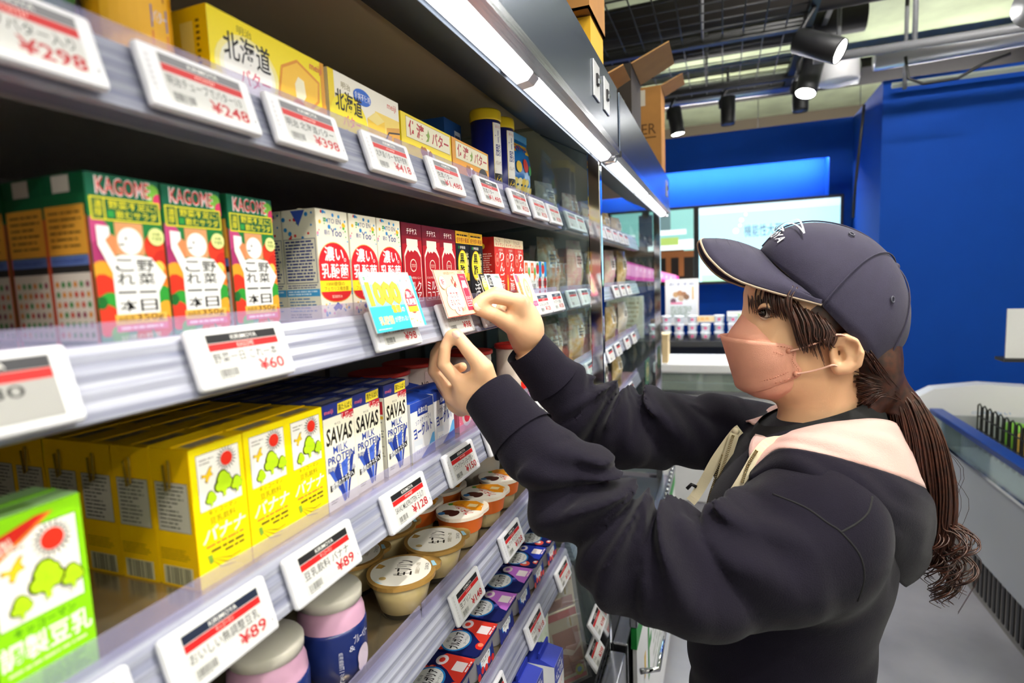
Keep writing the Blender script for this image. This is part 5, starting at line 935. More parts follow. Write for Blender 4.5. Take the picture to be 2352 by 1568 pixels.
ob('sheet_print', Art().rect(.22, .36, .25, .52, '#2a8a3a').rect(.25, .44, .30, .47, '#2a8a3a').ell(.9, .3, .10, .12, '#b8704a', 20).rect(.14, .42, .17, .49, '#e0b83a').lines(.34, .30, .62, .54, 6, '#a8b4a8', .3).rect(.7, .1, 1.1, .2, '#d8dce8').mesh('sheet_print', (0, -.0085, 0), (1, 0, 0), (0, 0, 1)), t)
ob('hand_rail', MB().tube([(-.02, -.02, .56), (.0, -.06, .56), (.16, -.06, .555), (.2, -.05, .52)], .007, M_chrome).mesh('hand_rail'), t)

# ================================================================== the person: smooth bodies grown from joints
class Field:
    """signed distance on a grid; limbs and lumps are blended in smoothly, then meshed"""
    def __init__(s, lo, hi, h):
        s.lo, s.h = np.array(lo, float), h; s.n = np.ceil((np.array(hi) - s.lo) / h).astype(int) + 1; s.f = np.full(s.n, .05)
    def win(s, lo, hi, pad):
        a = np.clip(((np.minimum(lo, hi) - pad - s.lo) / s.h).astype(int), 0, s.n - 1); b = np.clip(((np.maximum(lo, hi) + pad - s.lo) / s.h).astype(int) + 2, 1, s.n)
        sl = tuple(slice(i, j) for i, j in zip(a, b)); g = np.meshgrid(*[s.lo[k] + s.h * np.arange(a[k], b[k]) for k in range(3)], indexing='ij'); return sl, np.stack(g, -1)
    def blend(s, sl, d, k):
        a = s.f[sl]; q = np.maximum(k - np.abs(a - d), 0) / k; s.f[sl] = np.minimum(a, d) - q * q * k * .25
    def cut(s, sl, d, k):
        a = s.f[sl]; d = -d; q = np.maximum(k - np.abs(a - d), 0) / k; s.f[sl] = np.maximum(a, d) + q * q * k * .25
    def limb(s, pts, rad, k=.01, fold=None):
        P = np.array([tuple(p) for p in pts]); r = list(rad); sl, X = s.win(P.min(0), P.max(0), max(r) + k + .02)
        best = np.full(X.shape[:3], 9.); arc = np.zeros(X.shape[:3]); L = 0.
        for i in range(len(P) - 1):
            ab = P[i + 1] - P[i]; ln = np.linalg.norm(ab); t = np.clip(((X - P[i]) @ ab) / (ln * ln), 0, 1)
            d = np.linalg.norm(X - P[i] - t[..., None] * ab, axis=-1) - (r[i] + (r[i + 1] - r[i]) * t); m = d < best; best = np.where(m, d, best); arc = np.where(m, L + t * ln, arc); L += ln
        if fold: best = best + fold(X, arc, L)
        s.blend(sl, best, k)
    def lump(s, c, rad, k=.02, R=None, cut=False):
        c = np.array(tuple(c)); rad = np.array(rad, float); sl, X = s.win(c - rad.max(), c + rad.max(), k + .02); q = X - c
        if R is not None: q = q @ np.array(R).T
        l = np.linalg.norm(q / rad, axis=-1); d = l * (l - 1) / np.maximum(np.linalg.norm(q / rad ** 2, axis=-1), 1e-9)
        (s.cut if cut else s.blend)(sl, d, k)
    def mesh(s):
        f = s.f; n = f.shape; ins = f < 0; c = [f[i:n[0] - 1 + i, j:n[1] - 1 + j, k:n[2] - 1 + k] for i in (0, 1) for j in (0, 1) for k in (0, 1)]
        cnt = sum((x < 0).astype(int) for x in c); cells = np.argwhere((cnt > 0) & (cnt < 8)); idx = -np.ones(np.array(n) - 1, int); idx[tuple(cells.T)] = np.arange(len(cells))
        V = np.array([x[tuple(cells.T)] for x in c]); off = np.array([(i, j, k) for i in (0, 1) for j in (0, 1) for k in (0, 1)], float); acc = np.zeros((len(cells), 3)); num = np.zeros(len(cells))
        for a in range(8):
            for b in range(a + 1, 8):
                if np.abs(off[a] - off[b]).sum() != 1: continue
                m = (V[a] < 0) != (V[b] < 0); t = np.where(m, V[a] / np.where(m, V[a] - V[b], 1), 0); acc += np.where(m[:, None], off[a] + t[:, None] * (off[b] - off[a]), 0); num += m
        vs = s.lo + s.h * (cells + acc / num[:, None]); F = []
        for ax in range(3):
            u, v = (ax + 1) % 3, (ax + 2) % 3; A = ins.take(range(n[ax] - 1), ax); B = ins.take(range(1, n[ax]), ax); e = np.argwhere(A != B)
            e = e[(e[:, u] > 0) & (e[:, v] > 0) & (e[:, u] < n[u] - 1) & (e[:, v] < n[v] - 1)]; q = []
            for du, dv in ((1, 1), (0, 1), (0, 0), (1, 0)): w = e.copy(); w[:, u] -= du; w[:, v] -= dv; q.append(idx[tuple(w.T)])
            q = np.stack(q, 1); fl = A[tuple(e.T)]; q = np.where(fl[:, None], q, q[:, ::-1]); F.append(q)
        return vs, np.concatenate(F)
def relax(vs, F, it):
    """even out the surface a little"""
    E = np.concatenate([F[:, [0, 1]], F[:, [1, 2]], F[:, [2, 3]], F[:, [3, 0]]]); E = np.concatenate([E, E[:, ::-1]]); n = np.bincount(E[:, 0], minlength=len(vs))[:, None]
    for _ in range(it):
        a = np.zeros_like(vs)
        for k in range(3): a[:, k] = np.bincount(E[:, 0], vs[E[:, 1], k], len(vs))
        vs = vs * .5 + .5 * a / np.maximum(n, 1)
    return vs
def spline(P, n):
    P = [np.array(tuple(p), float) for p in P]; m = len(P) - 1; out = []
    for i in range(n + 1):
        t = i / n * m; k = min(int(t), m - 1); u = t - k; p0, p1, p2, p3 = P[max(k - 1, 0)], P[k], P[k + 1], P[min(k + 2, m)]
        out.append(.5 * (2 * p1 + (p2 - p0) * u + (2 * p0 - 5 * p1 + 4 * p2 - p3) * u * u + (3 * p1 - p0 - 3 * p2 + p3) * u ** 3))
    return out

M_skin = mat('skin', '#e9b890', .48, sss=.12, bump=.12, bscale=700, noise=.06, nscale=25)
M_navyc = mat('navy sweatshirt', '#15111f', .92, sheen=.08, spec=.2, bump=.7, bscale=700, noise=.12, nscale=30)
M_cap = mat('navy cap cotton', '#312c45', .8, sheen=.12, bump=.6, bscale=1400, noise=.1, nscale=60)
M_pink = mat('pink fleece lining', '#d9aea6', .95, sheen=.3, bump=.6, bscale=600)
M_cream = mat('cream cord', '#e6d8b8', .85, bump=.3, bscale=800)
M_mask = mat('salmon mask fabric', '#e6a48c', .8, bump=.35, bscale=900, noise=.04, nscale=50)
M_hair = mat('dark brown hair', '#2b1610', .38, spec=.6, noise=.4, nscale=120, col2='#4a2516')
M_blackc = mat('black knit collar', '#0d0d10', .85, bump=.3, bscale=700)
PER = thing('person', 'person in navy hooded sweatshirt, cap and salmon mask fixing a card to the shelf', 'person', (.95, -.09, 0)); PO = Vector((-.95, .09, 0))
def pp(nm, b, par=None): return ob(nm, b.mesh(nm) if isinstance(b, MB) else b, par or PER, PO if par is None else None)
PSI = R2(7); HL = np.array([math.cos(PSI), math.sin(PSI), 0.]); HF = np.array([-math.sin(PSI), math.cos(PSI), 0.]); HC = np.array([.95, -.12, 1.44]); HB = np.stack([HF, HL, [0, 0, 1.]])
def hp(px, py, off=0.):
    """point of the head seen at that pixel, off metres from its middle plane (minus = towards the camera)"""
    r = RW @ np.array([(px - CX) / FPX, (py - CY) / FPX, 1.]); t = (off + HC @ HL) / (r @ HL); return r * t + np.array([0, 0, ZC])
X_ = lambda px, py, x: np.array(at(px, py, X=x))
# ---- head, neck, ear
f = Field((.82, -.30, 1.20), (1.08, .05, 1.58), .0023)
f.lump(hp(1885, 690), (.102, .072, .100), .02, HB); f.lump(hp(1806, 765), (.059, .0585, .090), .03, HB); f.lump(hp(1812, 848), (.066, .054, .045), .03, HB); f.lump(hp(1745, 850), (.03, .034, .040), .02, HB)
f.limb([hp(1730, 702), hp(1702, 770)], [.006, .010], .010); f.limb([hp(1742, 668, -.03), hp(1738, 668, .03)], [.012, .012], .02); f.lump(hp(1790, 790, -.036), (.028, .022, .026), .02, HB)
f.lump(hp(1737, 722, -.046), (.016, .012, .012), .012, HB, cut=True)
f.limb([hp(1900, 850), hp(1888, 930), hp(1870, 1010), hp(1868, 1090)], [.054, .054, .060, .085], .03)
f.limb([hp(1913, 798, -.068), hp(1920, 780, -.074), hp(1942, 772, -.079), hp(1964, 784, -.082), hp(1977, 810, -.083), hp(1970, 836, -.080), hp(1948, 848, -.076), hp(1925, 850, -.072), hp(1917, 842, -.069)], [.004, .0048, .005, .005, .005, .0055, .0065, .007, .006], .006)
f.lump(hp(1943, 812, -.074), (.020, .006, .024), .006, HB); f.lump(hp(1931, 817, -.084), (.0095, .016, .014), .003, HB, cut=True); f.lump(hp(1954, 801, -.088), (.0105, .012, .0105), .003, HB, cut=True); f.limb([hp(1914, 812, -.07), hp(1918, 828, -.071)], [.0045, .0045], .006)
hv, hf = f.mesh(); hv = relax(hv, hf, 1)
BODY = MB(); BODY.add(hv, hf.tolist(), M_skin, True)
# ---- hands
def hand(j, res, lo, hi, sc=1.):
    f = Field(lo, hi, res); w = j['wrist']; k = .006
    f.limb([j['fore'], w], [.026 * sc, .023 * sc], .01)
    for nm, r in (('index', .0095), ('middle', .0095), ('ring', .009), ('pinky', .008)):
        q = [X_(*p) for p in j[nm]]; r *= sc; wr = w + (q[0] - w) * .25
        f.limb([wr, q[0]], [.017 * sc, .0122 * sc], .014); f.limb(q, [r * 1.12, r * 1.0, r * .9, r * .78], k)
    q = [X_(*p) for p in j['thumb']]; f.limb(q, [.0175 * sc, .0135 * sc, .0105 * sc, .0088 * sc], .010); i0 = X_(*j['index'][0]); f.limb([q[1] * .8 + i0 * .2, q[1] * .35 + i0 * .65], [.009 * sc, .0085 * sc], .012)
    m0 = (X_(*j['index'][0]) + X_(*j['pinky'][0])) / 2; f.lump((w + m0) / 2, (.026 * sc,) * 3, .02)
    v, F = f.mesh(); return relax(v, F, 2), F
LH = dict(wrist=X_(1122, 905, .69), fore=X_(1170, 965, .68), index=[(1062, 886, .675), (1018, 836, .66), (1022, 800, .661), (1033, 772, .665)], middle=[(1038, 906, .69), (997, 852, .685), (1001, 812, .68), (1014, 788, .678)], ring=[(1044, 926, .708), (1014, 884, .722), (1040, 852, .716), (1062, 842, .706)], pinky=[(1060, 938, .722), (1036, 908, .742), (1060, 872, .73), (1078, 862, .718)], thumb=[(1116, 876, .682), (1112, 845, .674), (1075, 803, .668), (1049, 769, .668)])
v, F = hand(LH, .0014, (.62, .24, 1.30), (.78, .42, 1.48), .92); BODY.add(v, F.tolist(), M_skin, True)
RH = dict(wrist=X_(1210, 790, .85), fore=X_(1250, 850, .865), index=[(1188, 692, .80), (1130, 680, .765), (1104, 690, .752), (1089, 703, .745)], middle=[(1198, 696, .822), (1138, 672, .80), (1108, 686, .785), (1098, 702, .775)], ring=[(1210, 712, .842), (1158, 696, .842), (1146, 716, .826), (1162, 730, .815)], pinky=[(1216, 732, .858), (1182, 716, .862), (1172, 732, .846), (1186, 742, .838)], thumb=[(1206, 766, .832), (1172, 746, .802), (1131, 722, .766), (1095, 709, .748)])
v, F = hand(RH, .0015, (.70, .20, 1.36), (.92, .40, 1.56), 1.0); BODY.add(v, F.tolist(), M_skin, True)
# arms inside the sleeves, down to the trunk, so that the body is one figure
LA = [X_(*p) for p in ((1128, 908, .69), (1190, 988, .675), (1265, 1080, .66), (1350, 1172, .65), (1450, 1262, .65), (1560, 1316, .68), (1700, 1302, .73), (1835, 1255, .785))]
RA = [X_(*p) for p in ((1210, 800, .848), (1262, 862, .87), (1330, 930, .91), (1420, 984, .96), (1520, 992, 1.02), (1620, 990, 1.07), (1705, 1010, 1.115))]
for A in (LA, RA): BODY.tube([A[0]] + A[1:], [.024] + [.032] * (len(A) - 1), M_skin, 14)
BODY.lathe([(.02, .80), (.12, .82), (.14, 1.0), (.15, 1.15), (.10, 1.22), (.05, 1.27)], M_skin, 20, c=(.95, -.10, 0), sy=.7)
pp('body', BODY)
def nail(p, d, n, w, l, nm='fingernail'):
    p, d, n = Vector(p), Vector(d).normalized(), Vector(n).normalized(); s = d.cross(n).normalized(); n = s.cross(d).normalized(); R = []
    for i in range(6):
        v = i / 5; R.append([p + d * (v - .5) * l + s * (u / 4 - .5) * w * math.sqrt(max(.05, 1 - (2 * v - 1) ** 4)) + n * (.0011 - .0016 * (u / 2 - 1) ** 2) for u in range(5)])
    return MB().grid(R, mat('fingernail', '#f2c2ac', .25)).mesh(nm)
tc = Vector((-1, 0, .35))
_t, _i = X_(1054, 772, .668), X_(1078, 795, .669); pp('fingernail', nail(Vector(_t) + Vector((-.0085, 0, .0032)), Vector(_t) - Vector(_i), (-1, -.1, .35), .010, .012))
_t, _i = X_(1100, 711, .748), X_(1131, 726, .766); pp('fingernail', nail(Vector(_t) + Vector((-.0085, -.002, .0045)), Vector(_t) - Vector(_i), (-1, -.25, .5), .011, .013))
# ---- eye and brow
e = Vector(hp(1762, 718, -.0385)); EB = MB()
def ball(c, r, mt, n=20, m=12): return MB().lathe([(max(1e-4, r * math.sin(math.pi * i / m)), -r * math.cos(math.pi * i / m)) for i in range(m + 1)], mt, n, c=c)
eye = pp('eye', ball(e, .0118, mat('eye white', '#d8cdc4', .15)))
ir = e + Vector(HF) * .0068 - Vector(HL) * .0062; pp('iris', ball(ir, .0062, mat('dark iris', '#1c0f0a', .1)), None)
lash = MB(); lp_ = [hp(1741, 716, -.0455), hp(1748, 709, -.0495), hp(1757, 707, -.0525), hp(1768, 710, -.0545), hp(1778, 717, -.0555), hp(1785, 724, -.0555)]; lash.tube([Vector(p) for p in spline(lp_, 14)], [.0008 + .0012 * math.sin(math.pi * i / 14) for i in range(15)], M_hair, 6)
for i in range(11):
    p = Vector(spline(lp_, 10)[i]); lash.tube([p, p + Vector(HF) * .004 - Vector(HL) * .002 + Vector((0, 0, -.001)), p + Vector(HF) * .0075 - Vector(HL) * .003 + Vector((0, 0, .0015))], [.0005, .0004, .0001], M_hair, 4)
lash.tube([Vector(hp(1747, 727, -.0495)), Vector(hp(1760, 730, -.0525)), Vector(hp(1776, 727, -.0545))], [.0004, .0007, .0004], M_hair, 5)
pp('eyelashes', lash); pp('eyelid', MB().tube([Vector(p) for p in spline([hp(1742, 710, -.046), hp(1752, 702, -.050), hp(1766, 703, -.053), hp(1786, 716, -.0555)], 12)], [.001 + .0030 * math.sin(math.pi * i / 12) for i in range(13)], M_skin, 8))
# ---- cap
CM = [(1745, 575), (1768, 549), (1798, 526), (1842, 513), (1890, 512), (1945, 524), (2000, 552), (2045, 598), (2072, 655), (2083, 715), (2076, 775), (2046, 822)]
CR = [(1745, 575), (1778, 604), (1815, 637), (1855, 671), (1888, 702), (1922, 738), (1950, 766), (1975, 790), (1990, 812), (2001, 833), (2009, 848), (2030, 838)]
CWd = [0, .040, .060, .073, .079, .082, .083, .081, .074, .062, .042, .002]
cs = spline([np.array([*m, *r, w]) for m, r, w in zip(CM, CR, CWd)], 44)
def cap_pt(s, ph, side=-1, out=0.):
    """s 0..11 front to back, ph 0 (rim) .. 90 (crown line)"""
    t = min(max(s / 11 * 44, 0), 43.999); k = int(t); c = cs[k] + (cs[k + 1] - cs[k]) * (t - k); w = max(c[4], 0) + out
    P = hp(c[0], c[1]); Rr = hp(c[2], c[3], -max(c[4], 0)); Rm = Rr - HL * ((Rr - HC) @ HL); a = R2(ph); q = Rm + (P - Rm) * (math.sin(a) ** .92) ; u = (P - Rm); un = u / (np.linalg.norm(u) + 1e-9)
    return Vector(q + un * out * math.sin(a) + HL * side * w * math.cos(a) ** .9)
b = MB(); rows = []
for i in range(45): rows.append([cap_pt(i / 4, 90 * j / 14, -1) for j in range(15)] + [cap_pt(i / 4, 90 * j / 14, 1) for j in range(13, -1, -1)])
b.grid(rows, M_cap); CAP = pp('cap', b); CAPm = CAP
sol = CAP.modifiers.new('thick', 'SOLIDIFY'); sol.thickness = .002; sol.offset = 1
sm = MB()
for sd in (-1, 1): sm.tube([cap_pt(4.0 + 3.3 * t / 16, 90 * t / 16, sd, .0022) for t in range(17)], .0011, M_cap, 6)
for sd in (-1, 1): sm.tube([cap_pt(10.2 - 2.9 * t / 16, 6 + 84 * (t / 16) ** 1.2, sd, .0022) for t in range(17)], .001, M_cap, 6)
sm.tube([cap_pt(.3 + 7 * t / 24, 90, -1, .0022) for t in range(25)], .0011, M_cap, 6); sm.tube([cap_pt(7.3 + 3.5 * t / 12, 90, -1, .0022) for t in range(13)], .0011, M_cap, 6)
pp('cap_seam', sm, CAP); pp('cap_button', ball(cap_pt(7.3, 90, -1, .001), .0062, M_cap, 16, 8), CAP)
def ring_on(s, ph, r):
    c = cap_pt(s, ph, -1, .002); u = (cap_pt(s + .15, ph, -1, .002) - c).normalized(); v = (cap_pt(s, ph + 4, -1, .002) - c).normalized(); return MB().tube([c + (u * math.cos(t) + v * math.sin(t)) * r for t in np.linspace(0, 2 * math.pi, 15)], .0011, mat('eyelet thread', '#4a4a58', .6), 6, cap=False)
for s, ph in ((4.9, 62), (7.3, 34)): pp('eyelet', ring_on(s, ph, .0035), CAP)
# emblem and name on the front panel (its visible half)
a = Art(); ln = lambda p, q, w=.05: a.poly([(p[0] - (q[1] - p[1]) * w / math.dist(p, q), p[1] + (q[0] - p[0]) * w / math.dist(p, q)), (p[0] + (q[1] - p[1]) * w / math.dist(p, q), p[1] - (q[0] - p[0]) * w / math.dist(p, q)), (q[0] + (q[1] - p[1]) * w / math.dist(p, q), q[1] - (q[0] - p[0]) * w / math.dist(p, q)), (q[0] - (q[1] - p[1]) * w / math.dist(p, q), q[1] + (q[0] - p[0]) * w / math.dist(p, q))], '#e8e8ee')
for p, q in (((-1.1, 2.5), (.75, 1.15)), ((.75, 1.15), (.1, 1.15)), ((.1, 1.15), (.0, 1.9)), ((.0, 1.9), (1.25, 2.45)), ((1.25, 2.45), (.3, 2.75)), ((.3, 2.75), (-.75, 1.15)), ((-.75, 1.15), (-.1, 1.15))): [ln((p[0] + (q[0] - p[0]) * i / 10, p[1] + (q[1] - p[1]) * i / 10), (p[0] + (q[0] - p[0]) * (i + 1.1) / 10, p[1] + (q[1] - p[1]) * (i + 1.1) / 10), .065) for i in range(10)]
a.text('KIRIMOYA', -1.45, 0, 1.45, .95, '#e8e8ee', .06)
def capmap(x, y, o): ph = 90 - abs(x) * 33; return cap_pt(.85 + y * .62 + abs(x) * .25, ph, -1 if x >= 0 else 1, .0032 + o)
pp('cap_logo', a.mesh('cap_logo', (0, 0, 0), (1, 0, 0), (0, 1, 0), mapf=capmap), CAP)
# peak
JO = [(0., (1745, 575)), (-.03, (1772, 602)), (-.055, (1812, 638)), (-.072, (1850, 668)), (-.079, (1887, 700))]
OU = [(0., (1616, 549)), (-.026, (1610, 557)), (-.050, (1634, 598)), (-.066, (1704, 648)), (-.079, (1887, 700))]
Jn = spline([hp(*p, o) for o, p in JO], 20); On = spline([hp(*p, o) for o, p in OU], 20)
mir = lambda p: p - 2 * HL * ((p - HC) @ HL)
Jf = [mir(p) for p in Jn[1:]]; Of = [mir(p) for p in On[1:]]
J = [np.array(p) for p in Jn[::-1] + Jf]; O = [np.array(p) for p in On[::-1] + Of]
rows = [[Vector(j + (o - j) * (t / 8) + np.array([0, 0, 1.]) * .006 * math.sin(math.pi * t / 8)) for j, o in zip(J, O)] for t in range(9)]
b = MB().grid(rows, M_cap); PEAK = pp('peak', b, CAP); sol = PEAK.modifiers.new('thick', 'SOLIDIFY'); sol.thickness = .003; sol.offset = 0
pp('peak_piping', MB().tube([Vector(o) for o in O], .0019, mat('beige piping', '#b9a48e', .7), 8), CAP)
for q in range(1, 5): pp('peak_stitch', MB().tube([Vector(j + (o - j) * (q / 5.2) + np.array([0, 0, 1.]) * (.006 * math.sin(math.pi * q / 5.2) + .0016)) for j, o in list(zip(J, O))[2:-2]], .0003, M_cap, 5), CAP)
# ---- mask
def half_panel(rows_px, mt, bulge=.9, n=10, m=12, crease=None):
    """rows of (middle pixel, side pixel, half width): bowed from the middle plane to the cheek, both halves"""
    rp = spline([np.array([*c, *s, w]) for c, s, w in rows_px], m); R = []
    for r in rp:
        C = hp(r[0], r[1]); S = hp(r[2], r[3], -r[4]); S0 = S - HL * ((S - HC) @ HL); L = []
        for i in range(n + 1): a = i / n * math.pi / 2; L.append(Vector(S0 + (C - S0) * math.cos(a) ** bulge - HL * r[4] * math.sin(a)))
        for_ = [Vector(mir(np.array(p))) for p in L[1:]]; R.append(L[::-1] + for_)
    return MB().grid(R, mt)
MK = pp('face_mask', half_panel([((1653, 769), (1815, 790), .064), ((1664, 805), (1829, 806), .066), ((1674, 838), (1828, 828), .066), ((1684, 870), (1842, 850), .064), ((1690, 888), (1834, 866), .062), ((1706, 898), (1800, 880), .055)], M_mask, .85))
sol = MK.modifiers.new('thick', 'SOLIDIFY'); sol.thickness = .0012
up_ = pp('upper_panel', half_panel([((1706, 717), (1712, 719), .006), ((1690, 742), (1740, 737), .030), ((1676, 762), (1765, 768), .052), ((1670, 776), (1790, 790), .060)], M_mask, .8), MK)
lo_ = pp('lower_panel', half_panel([((1700, 893), (1824, 872), .058), ((1730, 908), (1818, 895), .052), ((1770, 914), (1800, 913), .030)], M_mask, .8), MK)
st = MB(); dash = mat('mask stitch', '#c9836c', .8)
def stitch(px, offs, n):
    P = spline([hp(*p, o) for p, o in zip(px, offs)], n * 2)
    for i in range(n): st.tube([Vector(P[2 * i]) - Vector(HL) * .0016, Vector(P[2 * i + 1]) - Vector(HL) * .0016], .0006, dash, 4)
stitch([(1700, 786), (1750, 793), (1800, 796), (1822, 806), (1820, 828), (1834, 850), (1826, 864), (1780, 879), (1712, 893)], [-.030, -.054, -.0645, -.067, -.067, -.0655, -.0635, -.057, -.03], 44)
stitch([(1728, 800), (1770, 806), (1800, 815)], [-.047, -.060, -.0655], 12); stitch([(1745, 876), (1780, 866), (1812, 853)], [-.049, -.0595, -.0655], 12)
pp('mask_stitching', st, MK)
for px, o in (((1812, 806), -.0665), ((1828, 858), -.0655)): pp('weld_dot', ball(Vector(hp(*px, o + .0012)), .0040, mat('mask weld', '#d6937b', .8), 12, 8), MK)
M_str = mat('mask strap', '#edb7a4', .6)
for P in ([(1815, 806, -.068), (1845, 798, -.073), (1880, 786, -.078), (1906, 776, -.080), (1930, 768, -.082), (1968, 784, -.080)], [(1830, 858, -.066), (1860, 853, -.070), (1890, 845, -.074), (1916, 838, -.076), (1934, 850, -.075)]): pp('ear_loop', MB().tube([Vector(hp(*p)) for p in spline_px] if False else [Vector(q) for q in spline([hp(*p) for p in P], 16)], .0022, M_str, 8, flat=.6), MK)
# ---- hair
HR = MB(); rr = random.Random(5)
def lock(pts, r, n=1, spread=.004, seg=10, flat=.5, b=None, wave=0.):
    for i in range(n):
        j = np.array([rr.gauss(0, spread), rr.gauss(0, spread), rr.gauss(0, spread * .6)]); j2 = j + np.array([rr.gauss(0, spread), rr.gauss(0, spread), rr.gauss(0, spread)]) * .8
        P = spline([np.array(p) + j + (j2 - j) * k / (len(pts) - 1) for k, p in enumerate(pts)], seg); (b or HR).tube([Vector(p) for p in P], [r * (1 - .85 * (k / seg) ** 2.2) + .00012 for k in range(seg + 1)], M_hair, 5, flat=flat)
g = Field((.82, -.36, 1.20), (1.08, -.02, 1.60), .004)
g.lump(hp(1915, 690), (.092, .0745, .092), .02, HB); g.lump(hp(1992, 830), (.042, .060, .060), .03, HB); g.lump(hp(1985, 885), (.034, .052, .045), .02, HB); g.lump(hp(1972, 930), (.020, .042, .030), .02, HB); g.lump(hp(1862, 722, -.030), (.050, .0385, .030), .02, HB); g.lump(hp(1885, 752, -.040), (.018, .030, .026), .015, HB); g.limb([hp(2000, 870), hp(2040, 890), hp(2065, 925)], [.03, .024, .026], .02)
gv, gf = g.mesh(); HR.add(relax(gv, gf, 1), gf.tolist(), M_hair, True)
for k in range(26):                                  # fringe under the peak
    t = k / 25; x = 1716 + 100 * t; o = -(.012 + .058 * t ** .7); lock([hp(x + 14, 640 + 20 * t, o), hp(x + 2, 668 + 14 * t, o - .006), hp(x + 4 * rr.random(), 690 + 18 * t, o - .008), hp(x + 6 + 8 * t, 704 + 26 * t + 14 * rr.random(), o - .007)], .0017, 3, .002)
for k in range(44):                                  # side hair falling in front of the ear
    t = k / 43; x = 1800 + 108 * t; o = -.066 - .008 * t; L = 1. - .35 * t; lock([hp(x - 6, 678 + 62 * t, o), hp(x + 12, 720 + 50 * t, o - .006), hp(x + 24 - 20 * t, 752 + 40 * t, o - .008), hp(x + 36 - 34 * t + 8 * rr.random(), 700 + (86 + 24 * rr.random()) * L + 62 * t * .5, o - .007)], .0018, 3, .002)
for k in range(5): lock([hp(1838 + 6 * k, 735, -.075), hp(1850 + 6 * k, 775, -.077), hp(1862 + 8 * k, 812 + 6 * k, -.076)], .0009, 2, .0015)
for k in range(8): lock([hp(1722 + k * 3, 655, .03), hp(1712 + k, 672, .034), hp(1714, 690 + 3 * k, .036)], .0014, 2, .0015)
for k in range(110):                                 # swept back below the cap to the tie
    t = rr.random(); lock([hp(1966 + 14 * t, 856 + 86 * t, -.050 + .012 * t), hp(1986 + 10 * t, 864 + 62 * t, -.064 + .014 * t), hp(2018, 878 + 30 * t, -.052), hp(2048 + 10 * t, 905 + 16 * t, -.030)], .0016, 1, .0025)
for k in range(80): t = rr.random(); lock([hp(1986 + 30 * t, 806 + 44 * t, -.072 + .012 * t), hp(2014 + 14 * t, 845 + 25 * t, -.062 + .012 * t), hp(2045 + 10 * t, 885 + 15 * t, -.034)], .0014, 1, .003)
pp('hair', HR)
PT = MB(); pc = [(2040, 884), (2068, 920), (2096, 980), (2118, 1050), (2138, 1120), (2148, 1190), (2146, 1245), (2138, 1285)]; pr = [.018, .027, .033, .034, .030, .025, .021, .012]; pcp = [hp(*p, .0) for p in pc]
PT.tube([Vector(p) for p in spline(pcp, 24)], list(np.interp(np.linspace(0, 7, 25), range(8), np.array(pr) * .86)), M_hair, 14)
for k in range(260):
    th, q = rr.random() * 6.283, .6 + .42 * rr.random(); e = []; n = 5 + int(rr.random() * 2.99)
    for i in range(n + 1): tw = th + .18 * i; e.append(pcp[i] + pr[i] * q * (HF * math.cos(tw) + HL * math.sin(tw)) + np.array([0, 0, rr.gauss(0, .002)]))
    if k % 3 == 0:
        c0 = e[-1]; f0 = 1.2 + rr.gauss(0, .35); q0 = .010 + .008 * rr.random(); L0 = .045 + .03 * rr.random()
        for m in range(1, 10): u = m / 9; e.append(c0 + np.array([0, 0, -L0 * u]) + HF * (q0 * (math.cos(f0 + 6.5 * u) - math.cos(f0)) - .018 * u) + HL * q0 * .8 * (math.sin(f0 + 6.5 * u) - math.sin(f0)))
    sg = 44 if k % 3 == 0 else 22; P = spline(e, sg); PT.tube([Vector(p) for p in P], [.0014 * (1 - .8 * (i / sg) ** 2) + .0001 for i in range(sg + 1)], M_hair, 5)
for k in range(9):                                   # loose fine hairs
    i = rr.randrange(1, 6); c0 = pcp[i] + HF * -pr[i] * .9; d = rr.random(); PT.tube([Vector(p) for p in spline([c0, c0 + HF * -.012 + np.array([0, 0, -.03]), c0 + HF * (-.022 - .02 * d) + np.array([0, 0, -.07]), c0 + HF * -.012 + np.array([0, 0, -.11 - .04 * d])], 10)], .00028, M_hair, 4)
pp('ponytail', PT); pp('hair_tie', MB().tube([Vector(hp(2040, 884) + .021 * (HL * math.cos(t) + np.array([0, 0, .7]) * math.sin(t) + HF * .7 * math.sin(t))) for t in np.linspace(0, 6.283, 18)], .004, M_blackc, 8, cap=False))
# ---- sweatshirt with folds
def nz(X, k, s): return np.sin(X[..., 0] * k + s) * np.sin(X[..., 1] * k * 1.3 + 2 * s) + np.sin(X[..., 2] * k * .9 + 3 * s)
def fold_arm(seed, amp, ctr, nfold, reach):
    """folds that fan out from the crook of the elbow, fading with distance, plus soft slack everywhere"""
    def f(X, s, L):
        q = X - np.array(ctr); r = np.sqrt(q[..., 1] ** 2 + q[..., 2] ** 2); th = np.arctan2(q[..., 2], q[..., 1]); n1 = nz(X, 13, seed); w = np.clip((s - .012) / .07, 0, 1) * np.clip((L - s) / .05, .1, 1)
        ph = th * nfold + 1.3 * n1 + 9 * r; fan = (np.abs(np.sin(ph * .5)) ** .8 - .62) * 1.5 + .35 * np.sin(ph * 1.9 + 2 * nz(X, 22, seed + 2)); fade = np.clip(r / .03, 0, 1) * np.exp(-(r / reach) ** 2)
        ring = (np.abs(np.sin(s * 62 + 1.5 * n1 + 16 * q[..., 2])) - .62) * 1.6; return -amp * fan * fade * w - amp * .42 * ring * np.clip(1.15 - s / .22, .12, 1) * w - .0035 * nz(X, 38, seed + 5) * w
    return f
H = Field((.535, -.36, .66), (1.22, .36, 1.42), .0042)
H.lump((.95, -.105, 1.10), (.185, .135, .17), .05); H.lump((.95, -.08, .90), (.18, .135, .18), .06); H.lump((.95, -.07, .76), (.172, .13, .09), .05)
H.limb([(.80, -.12, 1.19), (.95, -.13, 1.235), (1.10, -.10, 1.20)], [.075, .07, .075], .06)
